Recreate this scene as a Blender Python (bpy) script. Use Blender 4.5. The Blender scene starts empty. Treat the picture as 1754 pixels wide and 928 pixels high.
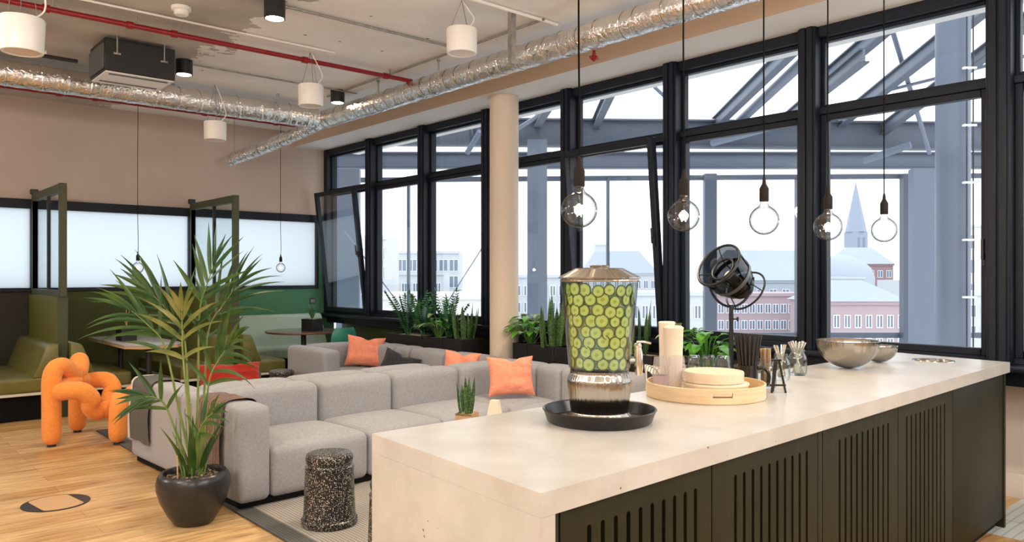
import bpy, bmesh, math, random
from mathutils import Vector, Matrix
PI = math.pi
R = random.Random(7)
SC = bpy.context.scene
KSPOT, KFILL, KSKY, EXPO = 62, 135, 2.2, 0.17
COL = SC.collection
# ------------------------------------------------------------------ camera
EYE = 1.5
YAW = math.atan2(1170, 1324)
CR = Vector((math.cos(YAW), -math.sin(YAW), 0))      # camera right in the room
CF = Vector((math.sin(YAW), math.cos(YAW), 0))       # camera forward in the room
cam_d = bpy.data.cameras.new('camera'); cam = bpy.data.objects.new('camera', cam_d); COL.objects.link(cam)
cam.location = (0, 0, EYE); cam.rotation_euler = (PI/2, 0, -YAW)
cam_d.sensor_width = 36; cam_d.lens = 36*1324/1754; cam_d.shift_y = 7/1754; cam_d.clip_start = .05; cam_d.clip_end = 600
SC.camera = cam

# ------------------------------------------------------------------ materials
def nd(nt, t, **k):
    n = nt.nodes.new(t)
    for a, b in k.items(): setattr(n, a, b)
    return n
def lk(nt, a, b): nt.links.new(a, b)
def base_mat(name):
    m = bpy.data.materials.new(name); m.use_nodes = True
    nt = m.node_tree; b = nt.nodes['Principled BSDF']
    return m, nt, b
def rgb(*c): return (c[0], c[1], c[2], 1)
def mat(name, col, rough=.5, metal=0, col2=None, scale=8, stretch=(1,1,1), bump=0, bscale=60, spec=.5, detail=4, coat=0, sss=0, sheen=0, lo=.35, hi=.65, trans=0):
    m, nt, b = base_mat(name)
    b.inputs['Base Color'].default_value = rgb(*col); b.inputs['Roughness'].default_value = rough
    b.inputs['Metallic'].default_value = metal; b.inputs['Specular IOR Level'].default_value = spec
    b.inputs['Coat Weight'].default_value = coat; b.inputs['Sheen Weight'].default_value = sheen
    tc = nd(nt, 'ShaderNodeTexCoord'); mp = nd(nt, 'ShaderNodeMapping'); mp.inputs['Scale'].default_value = stretch
    lk(nt, tc.outputs['Object'], mp.inputs[0])
    if col2 is not None:
        n = nd(nt, 'ShaderNodeTexNoise'); n.inputs['Scale'].default_value = scale; n.inputs['Detail'].default_value = detail
        lk(nt, mp.outputs[0], n.inputs['Vector'])
        r = nd(nt, 'ShaderNodeValToRGB'); r.color_ramp.elements[0].position = lo; r.color_ramp.elements[1].position = hi
        r.color_ramp.elements[0].color = rgb(*col); r.color_ramp.elements[1].color = rgb(*col2)
        lk(nt, n.outputs['Fac'], r.inputs[0]); lk(nt, r.outputs[0], b.inputs['Base Color'])
    if bump:
        n2 = nd(nt, 'ShaderNodeTexNoise'); n2.inputs['Scale'].default_value = bscale; n2.inputs['Detail'].default_value = 3
        lk(nt, mp.outputs[0], n2.inputs['Vector'])
        bp = nd(nt, 'ShaderNodeBump'); bp.inputs['Strength'].default_value = bump; bp.inputs['Distance'].default_value = .01
        lk(nt, n2.outputs['Fac'], bp.inputs['Height']); lk(nt, bp.outputs[0], b.inputs['Normal'])
    if trans:
        b.inputs['Transmission Weight'].default_value = trans
    return m
def glass_mat(name, tint=(1,1,1), f0=.04, rough=.0, edge=1.0, milk=0, milkcol=(1,1,1), rim=None):
    m = bpy.data.materials.new(name); m.use_nodes = True; nt = m.node_tree; nt.nodes.clear()
    o = nd(nt, 'ShaderNodeOutputMaterial'); t = nd(nt, 'ShaderNodeBsdfTransparent'); t.inputs[0].default_value = rgb(*tint)
    g = nd(nt, 'ShaderNodeBsdfGlossy'); g.inputs['Roughness'].default_value = rough
    if rim is not None:
        lw = nd(nt, 'ShaderNodeLayerWeight'); lw.inputs['Blend'].default_value = .5; rr = nd(nt, 'ShaderNodeValToRGB'); rr.color_ramp.elements[0].position = rim[0]; rr.color_ramp.elements[0].color = rgb(*tint); rr.color_ramp.elements[1].position = rim[1]; rr.color_ramp.elements[1].color = rgb(*rim[2]); lk(nt, lw.outputs['Facing'], rr.inputs[0]); lk(nt, rr.outputs[0], t.inputs[0])
    fr = nd(nt, 'ShaderNodeLayerWeight'); fr.inputs['Blend'].default_value = .35
    ma = nd(nt, 'ShaderNodeMath', operation='POWER'); ma.inputs[1].default_value = 2.2
    lk(nt, fr.outputs['Facing'], ma.inputs[0])
    mr = nd(nt, 'ShaderNodeMapRange'); mr.inputs['To Min'].default_value = f0; mr.inputs['To Max'].default_value = edge
    lk(nt, ma.outputs[0], mr.inputs['Value'])
    mx = nd(nt, 'ShaderNodeMixShader'); lk(nt, mr.outputs[0], mx.inputs[0]); lk(nt, t.outputs[0], mx.inputs[1]); lk(nt, g.outputs[0], mx.inputs[2])
    out = mx
    if milk:
        d = nd(nt, 'ShaderNodeBsdfTranslucent'); d.inputs[0].default_value = rgb(*milkcol)
        m2 = nd(nt, 'ShaderNodeMixShader'); m2.inputs[0].default_value = milk
        lk(nt, mx.outputs[0], m2.inputs[1]); lk(nt, d.outputs[0], m2.inputs[2]); out = m2
    lk(nt, out.outputs[0], o.inputs[0]); return m
def emit_mat(name, col, s):
    m = bpy.data.materials.new(name); m.use_nodes = True; nt = m.node_tree; nt.nodes.clear()
    o = nd(nt, 'ShaderNodeOutputMaterial'); e = nd(nt, 'ShaderNodeEmission'); e.inputs[0].default_value = rgb(*col); e.inputs[1].default_value = s
    lk(nt, e.outputs[0], o.inputs[0]); return m

def floor_mat():
    m, nt, b = base_mat('oak planks')
    tc = nd(nt, 'ShaderNodeTexCoord')
    br = nd(nt, 'ShaderNodeTexBrick'); br.offset = .37; br.inputs['Scale'].default_value = 1
    br.inputs['Brick Width'].default_value = 1.9; br.inputs['Row Height'].default_value = .19; br.inputs['Mortar Size'].default_value = .0015
    br.inputs['Color1'].default_value = rgb(.44,.25,.085); br.inputs['Color2'].default_value = rgb(.64,.44,.22); br.inputs['Mortar'].default_value = rgb(.22,.13,.06)
    br.inputs['Bias'].default_value = 0
    lk(nt, tc.outputs['Object'], br.inputs['Vector'])
    mp = nd(nt, 'ShaderNodeMapping'); mp.inputs['Scale'].default_value = (1.0, 9, 1); lk(nt, tc.outputs['Object'], mp.inputs[0])
    n = nd(nt, 'ShaderNodeTexNoise'); n.inputs['Scale'].default_value = 2.6; n.inputs['Detail'].default_value = 8; n.inputs['Distortion'].default_value = .7
    lk(nt, mp.outputs[0], n.inputs['Vector'])
    r = nd(nt, 'ShaderNodeValToRGB'); r.color_ramp.elements[0].position = .3; r.color_ramp.elements[0].color = rgb(.62,.55,.48); r.color_ramp.elements[1].position = .62; r.color_ramp.elements[1].color = rgb(1.08,1.06,1.03)
    lk(nt, n.outputs['Fac'], r.inputs[0])
    mx = nd(nt, 'ShaderNodeMix', data_type='RGBA', blend_type='MULTIPLY'); mx.inputs[0].default_value = 1
    lk(nt, br.outputs['Color'], mx.inputs[6]); lk(nt, r.outputs[0], mx.inputs[7])
    # knots
    mp2 = nd(nt, 'ShaderNodeMapping'); mp2.inputs['Scale'].default_value = (2.0, 9, 1); lk(nt, tc.outputs['Object'], mp2.inputs[0])
    n2 = nd(nt, 'ShaderNodeTexNoise'); n2.inputs['Scale'].default_value = 1.3; n2.inputs['Detail'].default_value = 6; lk(nt, mp2.outputs[0], n2.inputs['Vector'])
    r2 = nd(nt, 'ShaderNodeValToRGB'); r2.color_ramp.elements[0].position = .66; r2.color_ramp.elements[0].color = rgb(1,1,1); r2.color_ramp.elements[1].position = .74; r2.color_ramp.elements[1].color = rgb(.35,.25,.16)
    lk(nt, n2.outputs['Fac'], r2.inputs[0])
    mx2 = nd(nt, 'ShaderNodeMix', data_type='RGBA', blend_type='MULTIPLY'); mx2.inputs[0].default_value = 1
    lk(nt, mx.outputs[2], mx2.inputs[6]); lk(nt, r2.outputs[0], mx2.inputs[7])
    lk(nt, mx2.outputs[2], b.inputs['Base Color']); b.inputs['Roughness'].default_value = .42
    bp = nd(nt, 'ShaderNodeBump'); bp.inputs['Strength'].default_value = .15; bp.inputs['Distance'].default_value = .004
    lk(nt, n.outputs['Fac'], bp.inputs['Height']); lk(nt, bp.outputs[0], b.inputs['Normal'])
    return m
def tile_mat():
    m, nt, b = base_mat('pale floor tiles')
    tc = nd(nt, 'ShaderNodeTexCoord'); mp = nd(nt, 'ShaderNodeMapping'); mp.inputs['Rotation'].default_value = (0,0,0); lk(nt, tc.outputs['Object'], mp.inputs[0])
    br = nd(nt, 'ShaderNodeTexBrick'); br.offset = 0; br.inputs['Scale'].default_value = 1
    br.inputs['Brick Width'].default_value = .6; br.inputs['Row Height'].default_value = .6; br.inputs['Mortar Size'].default_value = .004
    br.inputs['Color1'].default_value = rgb(.50,.53,.52); br.inputs['Color2'].default_value = rgb(.47,.50,.49); br.inputs['Mortar'].default_value = rgb(.08,.08,.08)
    lk(nt, mp.outputs[0], br.inputs['Vector'])
    w = nd(nt, 'ShaderNodeTexWave', wave_type='BANDS', bands_direction='Y'); w.inputs['Scale'].default_value = 6; w.inputs['Distortion'].default_value = .3
    lk(nt, tc.outputs['Object'], w.inputs['Vector'])
    r = nd(nt, 'ShaderNodeValToRGB'); r.color_ramp.elements[0].position = 0; r.color_ramp.elements[0].color = rgb(.55,.6,.6); r.color_ramp.elements[1].position = .15; r.color_ramp.elements[1].color = rgb(1,1,1)
    lk(nt, w.outputs['Fac'], r.inputs[0])
    mx = nd(nt, 'ShaderNodeMix', data_type='RGBA', blend_type='MULTIPLY'); mx.inputs[0].default_value = 1
    lk(nt, br.outputs['Color'], mx.inputs[6]); lk(nt, r.outputs[0], mx.inputs[7]); lk(nt, mx.outputs[2], b.inputs['Base Color']); b.inputs['Roughness'].default_value = .4
    return m
def ceiling_mat():
    m, nt, b = base_mat('painted and bare concrete ceiling')
    tc = nd(nt, 'ShaderNodeTexCoord')
    n = nd(nt, 'ShaderNodeTexNoise'); n.inputs['Scale'].default_value = 2.2; n.inputs['Detail'].default_value = 9; n.inputs['Roughness'].default_value = .62; lk(nt, tc.outputs['Object'], n.inputs['Vector'])
    sx = nd(nt, 'ShaderNodeSeparateXYZ'); lk(nt, tc.outputs['Object'], sx.inputs[0])
    # bare patch lies at small X: value = X*a + noise
    ma = nd(nt, 'ShaderNodeMath', operation='MULTIPLY_ADD'); ma.inputs[1].default_value = -1.0; ma.inputs[2].default_value = 2.72; lk(nt, sx.outputs['X'], ma.inputs[0])
    ad = nd(nt, 'ShaderNodeMath', operation='MULTIPLY_ADD'); ad.inputs[1].default_value = 1.7; lk(nt, n.outputs['Fac'], ad.inputs[0]); lk(nt, ma.outputs[0], ad.inputs[2])
    sb = nd(nt, 'ShaderNodeMath', operation='SUBTRACT'); sb.inputs[1].default_value = .85; lk(nt, ad.outputs[0], sb.inputs[0])
    r = nd(nt, 'ShaderNodeValToRGB'); r.color_ramp.elements[0].position = .0; r.color_ramp.elements[1].position = .02
    r.color_ramp.elements[0].color = rgb(0,0,0); r.color_ramp.elements[1].color = rgb(1,1,1)
    lk(nt, sb.outputs[0], r.inputs[0])
    n2 = nd(nt, 'ShaderNodeTexNoise'); n2.inputs['Scale'].default_value = 1.4; n2.inputs['Detail'].default_value = 6; lk(nt, tc.outputs['Object'], n2.inputs['Vector'])
    c1 = nd(nt, 'ShaderNodeValToRGB'); c1.color_ramp.elements[0].position = .35; c1.color_ramp.elements[0].color = rgb(.36,.345,.32); c1.color_ramp.elements[1].position = .65; c1.color_ramp.elements[1].color = rgb(.52,.49,.44); lk(nt, n2.outputs['Fac'], c1.inputs[0])
    c2 = nd(nt, 'ShaderNodeValToRGB'); c2.color_ramp.elements[0].position = .35; c2.color_ramp.elements[0].color = rgb(.76,.755,.74); c2.color_ramp.elements[1].position = .65; c2.color_ramp.elements[1].color = rgb(.88,.875,.86); lk(nt, n2.outputs['Fac'], c2.inputs[0])
    mx = nd(nt, 'ShaderNodeMix', data_type='RGBA'); lk(nt, r.outputs[0], mx.inputs[0]); lk(nt, c2.outputs[0], mx.inputs[6]); lk(nt, c1.outputs[0], mx.inputs[7])
    # pock marks and scars
    v = nd(nt, 'ShaderNodeTexVoronoi'); v.inputs['Scale'].default_value = 2.6; lk(nt, tc.outputs['Object'], v.inputs['Vector'])
    r3 = nd(nt, 'ShaderNodeValToRGB'); r3.color_ramp.elements[0].position = .03; r3.color_ramp.elements[0].color = rgb(.18,.17,.16); r3.color_ramp.elements[1].position = .05; r3.color_ramp.elements[1].color = rgb(1,1,1)
    lk(nt, v.outputs['Distance'], r3.inputs[0])
    mp = nd(nt, 'ShaderNodeMapping'); mp.inputs['Scale'].default_value = (.35, 2.4, 1); lk(nt, tc.outputs['Object'], mp.inputs[0])
    n4 = nd(nt, 'ShaderNodeTexNoise'); n4.inputs['Scale'].default_value = 2; n4.inputs['Detail'].default_value = 10; n4.inputs['Roughness'].default_value = .75; lk(nt, mp.outputs[0], n4.inputs['Vector'])
    r4 = nd(nt, 'ShaderNodeValToRGB'); r4.color_ramp.elements[0].position = .70; r4.color_ramp.elements[0].color = rgb(1,1,1); r4.color_ramp.elements[1].position = .74; r4.color_ramp.elements[1].color = rgb(.45,.42,.38)
    lk(nt, n4.outputs['Fac'], r4.inputs[0])
    a1 = nd(nt, 'ShaderNodeMix', data_type='RGBA', blend_type='MULTIPLY'); a1.inputs[0].default_value = 1; lk(nt, mx.outputs[2], a1.inputs[6]); lk(nt, r3.outputs[0], a1.inputs[7])
    a2 = nd(nt, 'ShaderNodeMix', data_type='RGBA', blend_type='MULTIPLY'); a2.inputs[0].default_value = 1; lk(nt, a1.outputs[2], a2.inputs[6]); lk(nt, r4.outputs[0], a2.inputs[7])
    lk(nt, a2.outputs[2], b.inputs['Base Color']); b.inputs['Roughness'].default_value = .85
    bp = nd(nt, 'ShaderNodeBump'); bp.inputs['Strength'].default_value = .3; bp.inputs['Distance'].default_value = .01
    lk(nt, n.outputs['Fac'], bp.inputs['Height']); lk(nt, bp.outputs[0], b.inputs['Normal'])
    return m
def speckle_mat():
    m, nt, b = base_mat('black rubber with white chips')
    tc = nd(nt, 'ShaderNodeTexCoord'); v = nd(nt, 'ShaderNodeTexVoronoi'); v.inputs['Scale'].default_value = 170; lk(nt, tc.outputs['Object'], v.inputs['Vector'])
    v2 = nd(nt, 'ShaderNodeTexVoronoi'); v2.inputs['Scale'].default_value = 95; lk(nt, tc.outputs['Object'], v2.inputs['Vector'])
    sp = nd(nt, 'ShaderNodeSeparateColor'); lk(nt, v.outputs['Color'], sp.inputs[0])
    th = nd(nt, 'ShaderNodeMath', operation='MULTIPLY'); th.inputs[1].default_value = .44; lk(nt, sp.outputs[0], th.inputs[0])
    lt = nd(nt, 'ShaderNodeMath', operation='LESS_THAN'); lk(nt, v.outputs['Distance'], lt.inputs[0]); lk(nt, th.outputs[0], lt.inputs[1])
    r = nd(nt, 'ShaderNodeMix', data_type='RGBA'); r.inputs[6].default_value = rgb(.006,.0055,.006); r.inputs[7].default_value = rgb(.92,.86,.74)
    lk(nt, lt.outputs[0], r.inputs[0]); lk(nt, r.outputs[2], b.inputs['Base Color']); b.inputs['Roughness'].default_value = .35
    return m
def foil_mat():
    m, nt, b = base_mat('wrinkled foil insulation')
    b.inputs['Base Color'].default_value = rgb(.86,.84,.81); b.inputs['Metallic'].default_value = 1; b.inputs['Roughness'].default_value = .17
    tc = nd(nt, 'ShaderNodeTexCoord')
    n = nd(nt, 'ShaderNodeTexNoise'); n.inputs['Scale'].default_value = 16; n.inputs['Detail'].default_value = 5; n.inputs['Distortion'].default_value = 1.5; lk(nt, tc.outputs['Object'], n.inputs['Vector'])
    v = nd(nt, 'ShaderNodeTexVoronoi', feature='DISTANCE_TO_EDGE'); v.inputs['Scale'].default_value = 22; lk(nt, tc.outputs['Object'], v.inputs['Vector'])
    bp = nd(nt, 'ShaderNodeBump'); bp.inputs['Strength'].default_value = .9; bp.inputs['Distance'].default_value = .014; lk(nt, n.outputs['Fac'], bp.inputs['Height'])
    bp2 = nd(nt, 'ShaderNodeBump'); bp2.inputs['Strength'].default_value = .45; bp2.inputs['Distance'].default_value = .01; lk(nt, v.outputs['Distance'], bp2.inputs['Height']); lk(nt, bp.outputs[0], bp2.inputs['Normal'])
    lk(nt, bp2.outputs[0], b.inputs['Normal']); return m
def brushed_mat(name, col, rough=.28, axis='rad', aniso=.6):
    m, nt, b = base_mat(name)
    b.inputs['Base Color'].default_value = rgb(*col); b.inputs['Metallic'].default_value = 1; b.inputs['Roughness'].default_value = rough
    tc = nd(nt, 'ShaderNodeTexCoord'); sx = nd(nt, 'ShaderNodeSeparateXYZ'); lk(nt, tc.outputs['Object'], sx.inputs[0])
    n = nd(nt, 'ShaderNodeTexNoise', noise_dimensions='1D'); n.inputs['Scale'].default_value = 220; n.inputs['Detail'].default_value = 3
    lk(nt, sx.outputs['Z'], n.inputs['W'])
    bp = nd(nt, 'ShaderNodeBump'); bp.inputs['Strength'].default_value = .03; bp.inputs['Distance'].default_value = .001
    lk(nt, n.outputs['Fac'], bp.inputs['Height']); lk(nt, bp.outputs[0], b.inputs['Normal'])
    b.inputs['Anisotropic'].default_value = aniso
    cb = nd(nt, 'ShaderNodeCombineXYZ'); lk(nt, sx.outputs['X'], cb.inputs[0]); lk(nt, sx.outputs['Y'], cb.inputs[1])
    nv = nd(nt, 'ShaderNodeVectorMath', operation='NORMALIZE'); lk(nt, cb.outputs[0], nv.inputs[0])
    n3 = nd(nt, 'ShaderNodeTexNoise'); n3.inputs['Scale'].default_value = 3.2; n3.inputs['Detail'].default_value = 2.5; n3.inputs['Roughness'].default_value = .6; lk(nt, nv.outputs[0], n3.inputs['Vector'])
    b3 = nd(nt, 'ShaderNodeBump'); b3.inputs['Strength'].default_value = .55; b3.inputs['Distance'].default_value = .025
    lk(nt, n3.outputs['Fac'], b3.inputs['Height']); lk(nt, bp.outputs[0], b3.inputs['Normal']); lk(nt, b3.outputs[0], b.inputs['Normal'])
    return m
def fabric_mat(name, c1, c2, sc=260, bump=.25, rough=.9):
    m, nt, b = base_mat(name)
    tc = nd(nt, 'ShaderNodeTexCoord')
    def nz(st, s):
        mp = nd(nt, 'ShaderNodeMapping'); mp.inputs['Scale'].default_value = st; lk(nt, tc.outputs['Object'], mp.inputs[0])
        n = nd(nt, 'ShaderNodeTexNoise'); n.inputs['Scale'].default_value = s; n.inputs['Detail'].default_value = 2; lk(nt, mp.outputs[0], n.inputs['Vector']); return n
    a = nz((1,1,.12), sc); c = nz((.12,.12,1), sc)
    ad = nd(nt, 'ShaderNodeMath', operation='ADD'); lk(nt, a.outputs['Fac'], ad.inputs[0]); lk(nt, c.outputs['Fac'], ad.inputs[1])
    r = nd(nt, 'ShaderNodeValToRGB'); r.color_ramp.elements[0].position = .42; r.color_ramp.elements[1].position = .58
    hf = nd(nt, 'ShaderNodeMath', operation='MULTIPLY'); hf.inputs[1].default_value = .5; lk(nt, ad.outputs[0], hf.inputs[0])
    r.color_ramp.elements[0].color = rgb(*c1); r.color_ramp.elements[1].color = rgb(*c2); lk(nt, hf.outputs[0], r.inputs[0]); lk(nt, r.outputs[0], b.inputs['Base Color'])
    b.inputs['Roughness'].default_value = rough; b.inputs['Sheen Weight'].default_value = .15; b.inputs['Specular IOR Level'].default_value = .2
    bp = nd(nt, 'ShaderNodeBump'); bp.inputs['Strength'].default_value = bump; bp.inputs['Distance'].default_value = .002; lk(nt, hf.outputs[0], bp.inputs['Height']); lk(nt, bp.outputs[0], b.inputs['Normal'])
    return m
def grid_mat(name, c1, c2, s, thick=.1, coords='Object', rot=0):
    m, nt, b = base_mat(name); tc = nd(nt, 'ShaderNodeTexCoord'); mp = nd(nt, 'ShaderNodeMapping'); mp.inputs['Rotation'].default_value = (0,0,rot); lk(nt, tc.outputs[coords], mp.inputs[0])
    br = nd(nt, 'ShaderNodeTexBrick'); br.offset = 0; br.inputs['Scale'].default_value = 1; br.inputs['Brick Width'].default_value = s; br.inputs['Row Height'].default_value = s; br.inputs['Mortar Size'].default_value = s*thick
    br.inputs['Mortar Smooth'].default_value = 0
    br.inputs['Color1'].default_value = rgb(*c1); br.inputs['Color2'].default_value = rgb(*c1); br.inputs['Mortar'].default_value = rgb(*c2)
    lk(nt, mp.outputs[0], br.inputs['Vector']); lk(nt, br.outputs['Color'], b.inputs['Base Color']); b.inputs['Roughness'].default_value = .9
    return m
def stripe_mat(name, cols, scale, direction='X', rough=.9):
    m, nt, b = base_mat(name); tc = nd(nt, 'ShaderNodeTexCoord')
    w = nd(nt, 'ShaderNodeTexWave', wave_type='BANDS', bands_direction=direction); w.inputs['Scale'].default_value = scale; w.inputs['Distortion'].default_value = 1.2; w.inputs['Detail Scale'].default_value = 2
    lk(nt, tc.outputs['Object'], w.inputs['Vector'])
    r = nd(nt, 'ShaderNodeValToRGB'); e = r.color_ramp.elements
    e[0].color = rgb(*cols[0]); e[1].color = rgb(*cols[-1])
    for i, c in enumerate(cols[1:-1]):
        q = e.new((i+1)/(len(cols)-1)); q.color = rgb(*c)
    lk(nt, w.outputs['Fac'], r.inputs[0]); lk(nt, r.outputs[0], b.inputs['Base Color']); b.inputs['Roughness'].default_value = rough
    bp = nd(nt, 'ShaderNodeBump'); bp.inputs['Strength'].default_value = .4; bp.inputs['Distance'].default_value = .005; lk(nt, w.outputs['Fac'], bp.inputs['Height']); lk(nt, bp.outputs[0], b.inputs['Normal'])
    return m
def concrete_face_mat():
    m, nt, b = base_mat('cast concrete')
    tc = nd(nt, 'ShaderNodeTexCoord')
    n = nd(nt, 'ShaderNodeTexNoise'); n.inputs['Scale'].default_value = 5; n.inputs['Detail'].default_value = 9; n.inputs['Roughness'].default_value = .65; lk(nt, tc.outputs['Object'], n.inputs['Vector'])
    r = nd(nt, 'ShaderNodeValToRGB'); r.color_ramp.elements[0].position = .36; r.color_ramp.elements[0].color = rgb(.45,.425,.385); r.color_ramp.elements[1].position = .66; r.color_ramp.elements[1].color = rgb(.54,.52,.485); lk(nt, n.outputs['Fac'], r.inputs[0])
    n2 = nd(nt, 'ShaderNodeTexNoise'); n2.inputs['Scale'].default_value = 2.2; n2.inputs['Detail'].default_value = 2; lk(nt, tc.outputs['Object'], n2.inputs['Vector'])
    v = nd(nt, 'ShaderNodeTexVoronoi'); v.inputs['Scale'].default_value = 38; lk(nt, tc.outputs['Object'], v.inputs['Vector'])
    sp = nd(nt, 'ShaderNodeSeparateColor'); lk(nt, v.outputs['Color'], sp.inputs[0])
    g1 = nd(nt, 'ShaderNodeMath', operation='GREATER_THAN'); g1.inputs[1].default_value = .72; lk(nt, sp.outputs[0], g1.inputs[0])
    g2 = nd(nt, 'ShaderNodeMath', operation='GREATER_THAN'); g2.inputs[1].default_value = .56; lk(nt, n2.outputs['Fac'], g2.inputs[0])
    l = nd(nt, 'ShaderNodeMath', operation='LESS_THAN'); l.inputs[1].default_value = .16; lk(nt, v.outputs['Distance'], l.inputs[0])
    m1 = nd(nt, 'ShaderNodeMath', operation='MULTIPLY'); lk(nt, g1.outputs[0], m1.inputs[0]); lk(nt, g2.outputs[0], m1.inputs[1])
    m2 = nd(nt, 'ShaderNodeMath', operation='MULTIPLY'); lk(nt, m1.outputs[0], m2.inputs[0]); lk(nt, l.outputs[0], m2.inputs[1])
    # pits only on the upright faces
    ge = nd(nt, 'ShaderNodeNewGeometry'); sn = nd(nt, 'ShaderNodeSeparateXYZ'); lk(nt, ge.outputs['Normal'], sn.inputs[0])
    l2 = nd(nt, 'ShaderNodeMath', operation='LESS_THAN'); l2.inputs[1].default_value = .5; lk(nt, sn.outputs['Z'], l2.inputs[0])
    m3 = nd(nt, 'ShaderNodeMath', operation='MULTIPLY'); lk(nt, m2.outputs[0], m3.inputs[0]); lk(nt, l2.outputs[0], m3.inputs[1])
    mx = nd(nt, 'ShaderNodeMix', data_type='RGBA'); lk(nt, m3.outputs[0], mx.inputs[0]); lk(nt, r.outputs[0], mx.inputs[6]); mx.inputs[7].default_value = rgb(.12,.08,.04)
    lk(nt, mx.outputs[2], b.inputs['Base Color']); b.inputs['Roughness'].default_value = .3
    bp = nd(nt, 'ShaderNodeBump'); bp.inputs['Strength'].default_value = .08; bp.inputs['Distance'].default_value = .005; lk(nt, n.outputs['Fac'], bp.inputs['Height']); lk(nt, bp.outputs[0], b.inputs['Normal'])
    return m
def cucumber_mat():
    m, nt, b = base_mat('cucumber flesh')
    tc = nd(nt, 'ShaderNodeTexCoord'); sx = nd(nt, 'ShaderNodeSeparateXYZ'); lk(nt, tc.outputs['Object'], sx.inputs[0])
    cb = nd(nt, 'ShaderNodeCombineXYZ'); lk(nt, sx.outputs['X'], cb.inputs[0]); lk(nt, sx.outputs['Y'], cb.inputs[1])
    ln = nd(nt, 'ShaderNodeVectorMath', operation='LENGTH'); lk(nt, cb.outputs[0], ln.inputs[0])
    n = nd(nt, 'ShaderNodeTexNoise'); n.inputs['Scale'].default_value = 160; n.inputs['Detail'].default_value = 2; lk(nt, tc.outputs['Object'], n.inputs['Vector'])
    ad = nd(nt, 'ShaderNodeMath', operation='MULTIPLY_ADD'); ad.inputs[1].default_value = .010; lk(nt, n.outputs['Fac'], ad.inputs[0]); lk(nt, ln.outputs['Value'], ad.inputs[2])
    mr = nd(nt, 'ShaderNodeMapRange'); mr.inputs['From Max'].default_value = .026; lk(nt, ad.outputs[0], mr.inputs['Value'])
    r = nd(nt, 'ShaderNodeValToRGB'); e = r.color_ramp.elements
    e[0].position = .2; e[0].color = rgb(.34,.46,.07); e[1].position = .95; e[1].color = rgb(.38,.50,.10)
    q = e.new(.38); q.color = rgb(.30,.42,.05); q = e.new(.52); q.color = rgb(.55,.62,.18); q = e.new(.8); q.color = rgb(.50,.60,.16)
    lk(nt, mr.outputs[0], r.inputs[0]); lk(nt, r.outputs[0], b.inputs['Base Color']); b.inputs['Roughness'].default_value = .25
    return m
def leaf_mat(name, c1, c2, rough=.35, scale=7, tr=.25):
    m, nt, b = base_mat(name)
    tc = nd(nt, 'ShaderNodeTexCoord'); n = nd(nt, 'ShaderNodeTexNoise'); n.inputs['Scale'].default_value = scale; n.inputs['Detail'].default_value = 3; lk(nt, tc.outputs['Object'], n.inputs['Vector'])
    r = nd(nt, 'ShaderNodeValToRGB'); r.color_ramp.elements[0].position = .35; r.color_ramp.elements[1].position = .65; r.color_ramp.elements[0].color = rgb(*c1); r.color_ramp.elements[1].color = rgb(*c2)
    lk(nt, n.outputs['Fac'], r.inputs[0]); lk(nt, r.outputs[0], b.inputs['Base Color']); b.inputs['Roughness'].default_value = rough
    t = nd(nt, 'ShaderNodeBsdfTranslucent'); lk(nt, r.outputs[0], t.inputs[0])
    mx = nd(nt, 'ShaderNodeMixShader'); mx.inputs[0].default_value = tr; o = nt.nodes['Material Output']
    lk(nt, b.outputs[0], mx.inputs[1]); lk(nt, t.outputs[0], mx.inputs[2]); lk(nt, mx.outputs[0], o.inputs[0])
    return m
def snake_mat():
    m, nt, b = base_mat('banded snake plant leaf')
    tc = nd(nt, 'ShaderNodeTexCoord'); w = nd(nt, 'ShaderNodeTexWave', wave_type='BANDS', bands_direction='Z'); w.inputs['Scale'].default_value = 11; w.inputs['Distortion'].default_value = 13; w.inputs['Detail'].default_value = 3; w.inputs['Detail Scale'].default_value = 3
    lk(nt, tc.outputs['Object'], w.inputs['Vector'])
    r = nd(nt, 'ShaderNodeValToRGB'); r.color_ramp.elements[0].color = rgb(.012,.05,.018); r.color_ramp.elements[1].color = rgb(.10,.19,.05); lk(nt, w.outputs['Fac'], r.inputs[0]); lk(nt, r.outputs[0], b.inputs['Base Color']); b.inputs['Roughness'].default_value = .35
    return m

M = {}
M['floor'] = floor_mat(); M['tile'] = tile_mat(); M['ceiling'] = ceiling_mat()
M['beige'] = mat('taupe wall paint', (.48,.385,.32), .85, col2=(.52,.42,.35), scale=1.5)
M['soffit'] = mat('white soffit paint', (.74,.73,.71), .85)
M['beam'] = mat('warm beige paint', (.60,.46,.34), .8)
M['olive_wall'] = mat('olive wall paint', (.055,.065,.010), .7)
M['shaded_wall'] = mat('shaded olive wall paint', (.022,.020,.008), .7)  # wall olive with the dim booth's shade put into the colour
M['green_wall'] = mat('sage green wall paint', (.055,.185,.095), .7)
M['olive_paint'] = mat('olive partition paint', (.12,.115,.016), .55)
M['olive_side'] = mat('moss partition paint', (.045,.052,.016), .55)
M['frame'] = mat('anthracite window frame', (.006,.009,.016), .45, spec=.3)
M['glass'] = glass_mat('window glass', (.97,.98,.99), .015, edge=.6)
M['part_glass'] = glass_mat('partition glass', (.86,.90,.90), .03, edge=.5)
M['frost'] = glass_mat('frosted film glass', (1,1,1), .02, milk=.97, milkcol=(.66,.69,.71))
M['bulb_glass'] = glass_mat('clear bulb glass', (.97,.97,.97), .04, edge=.7, rim=(.30,.78,(.10,.11,.12)))
M['jar_glass'] = glass_mat('jar glass', (.93,.96,.96), .07, edge=.8, rim=(.5,.95,(.25,.28,.28)))
M['plastic_cup'] = glass_mat('clear plastic', (.93,.93,.95), .10, edge=.8, milk=.22, milkcol=(.9,.88,.9))
M['filament'] = emit_mat('glowing filament', (1,.62,.28), 45)
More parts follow.
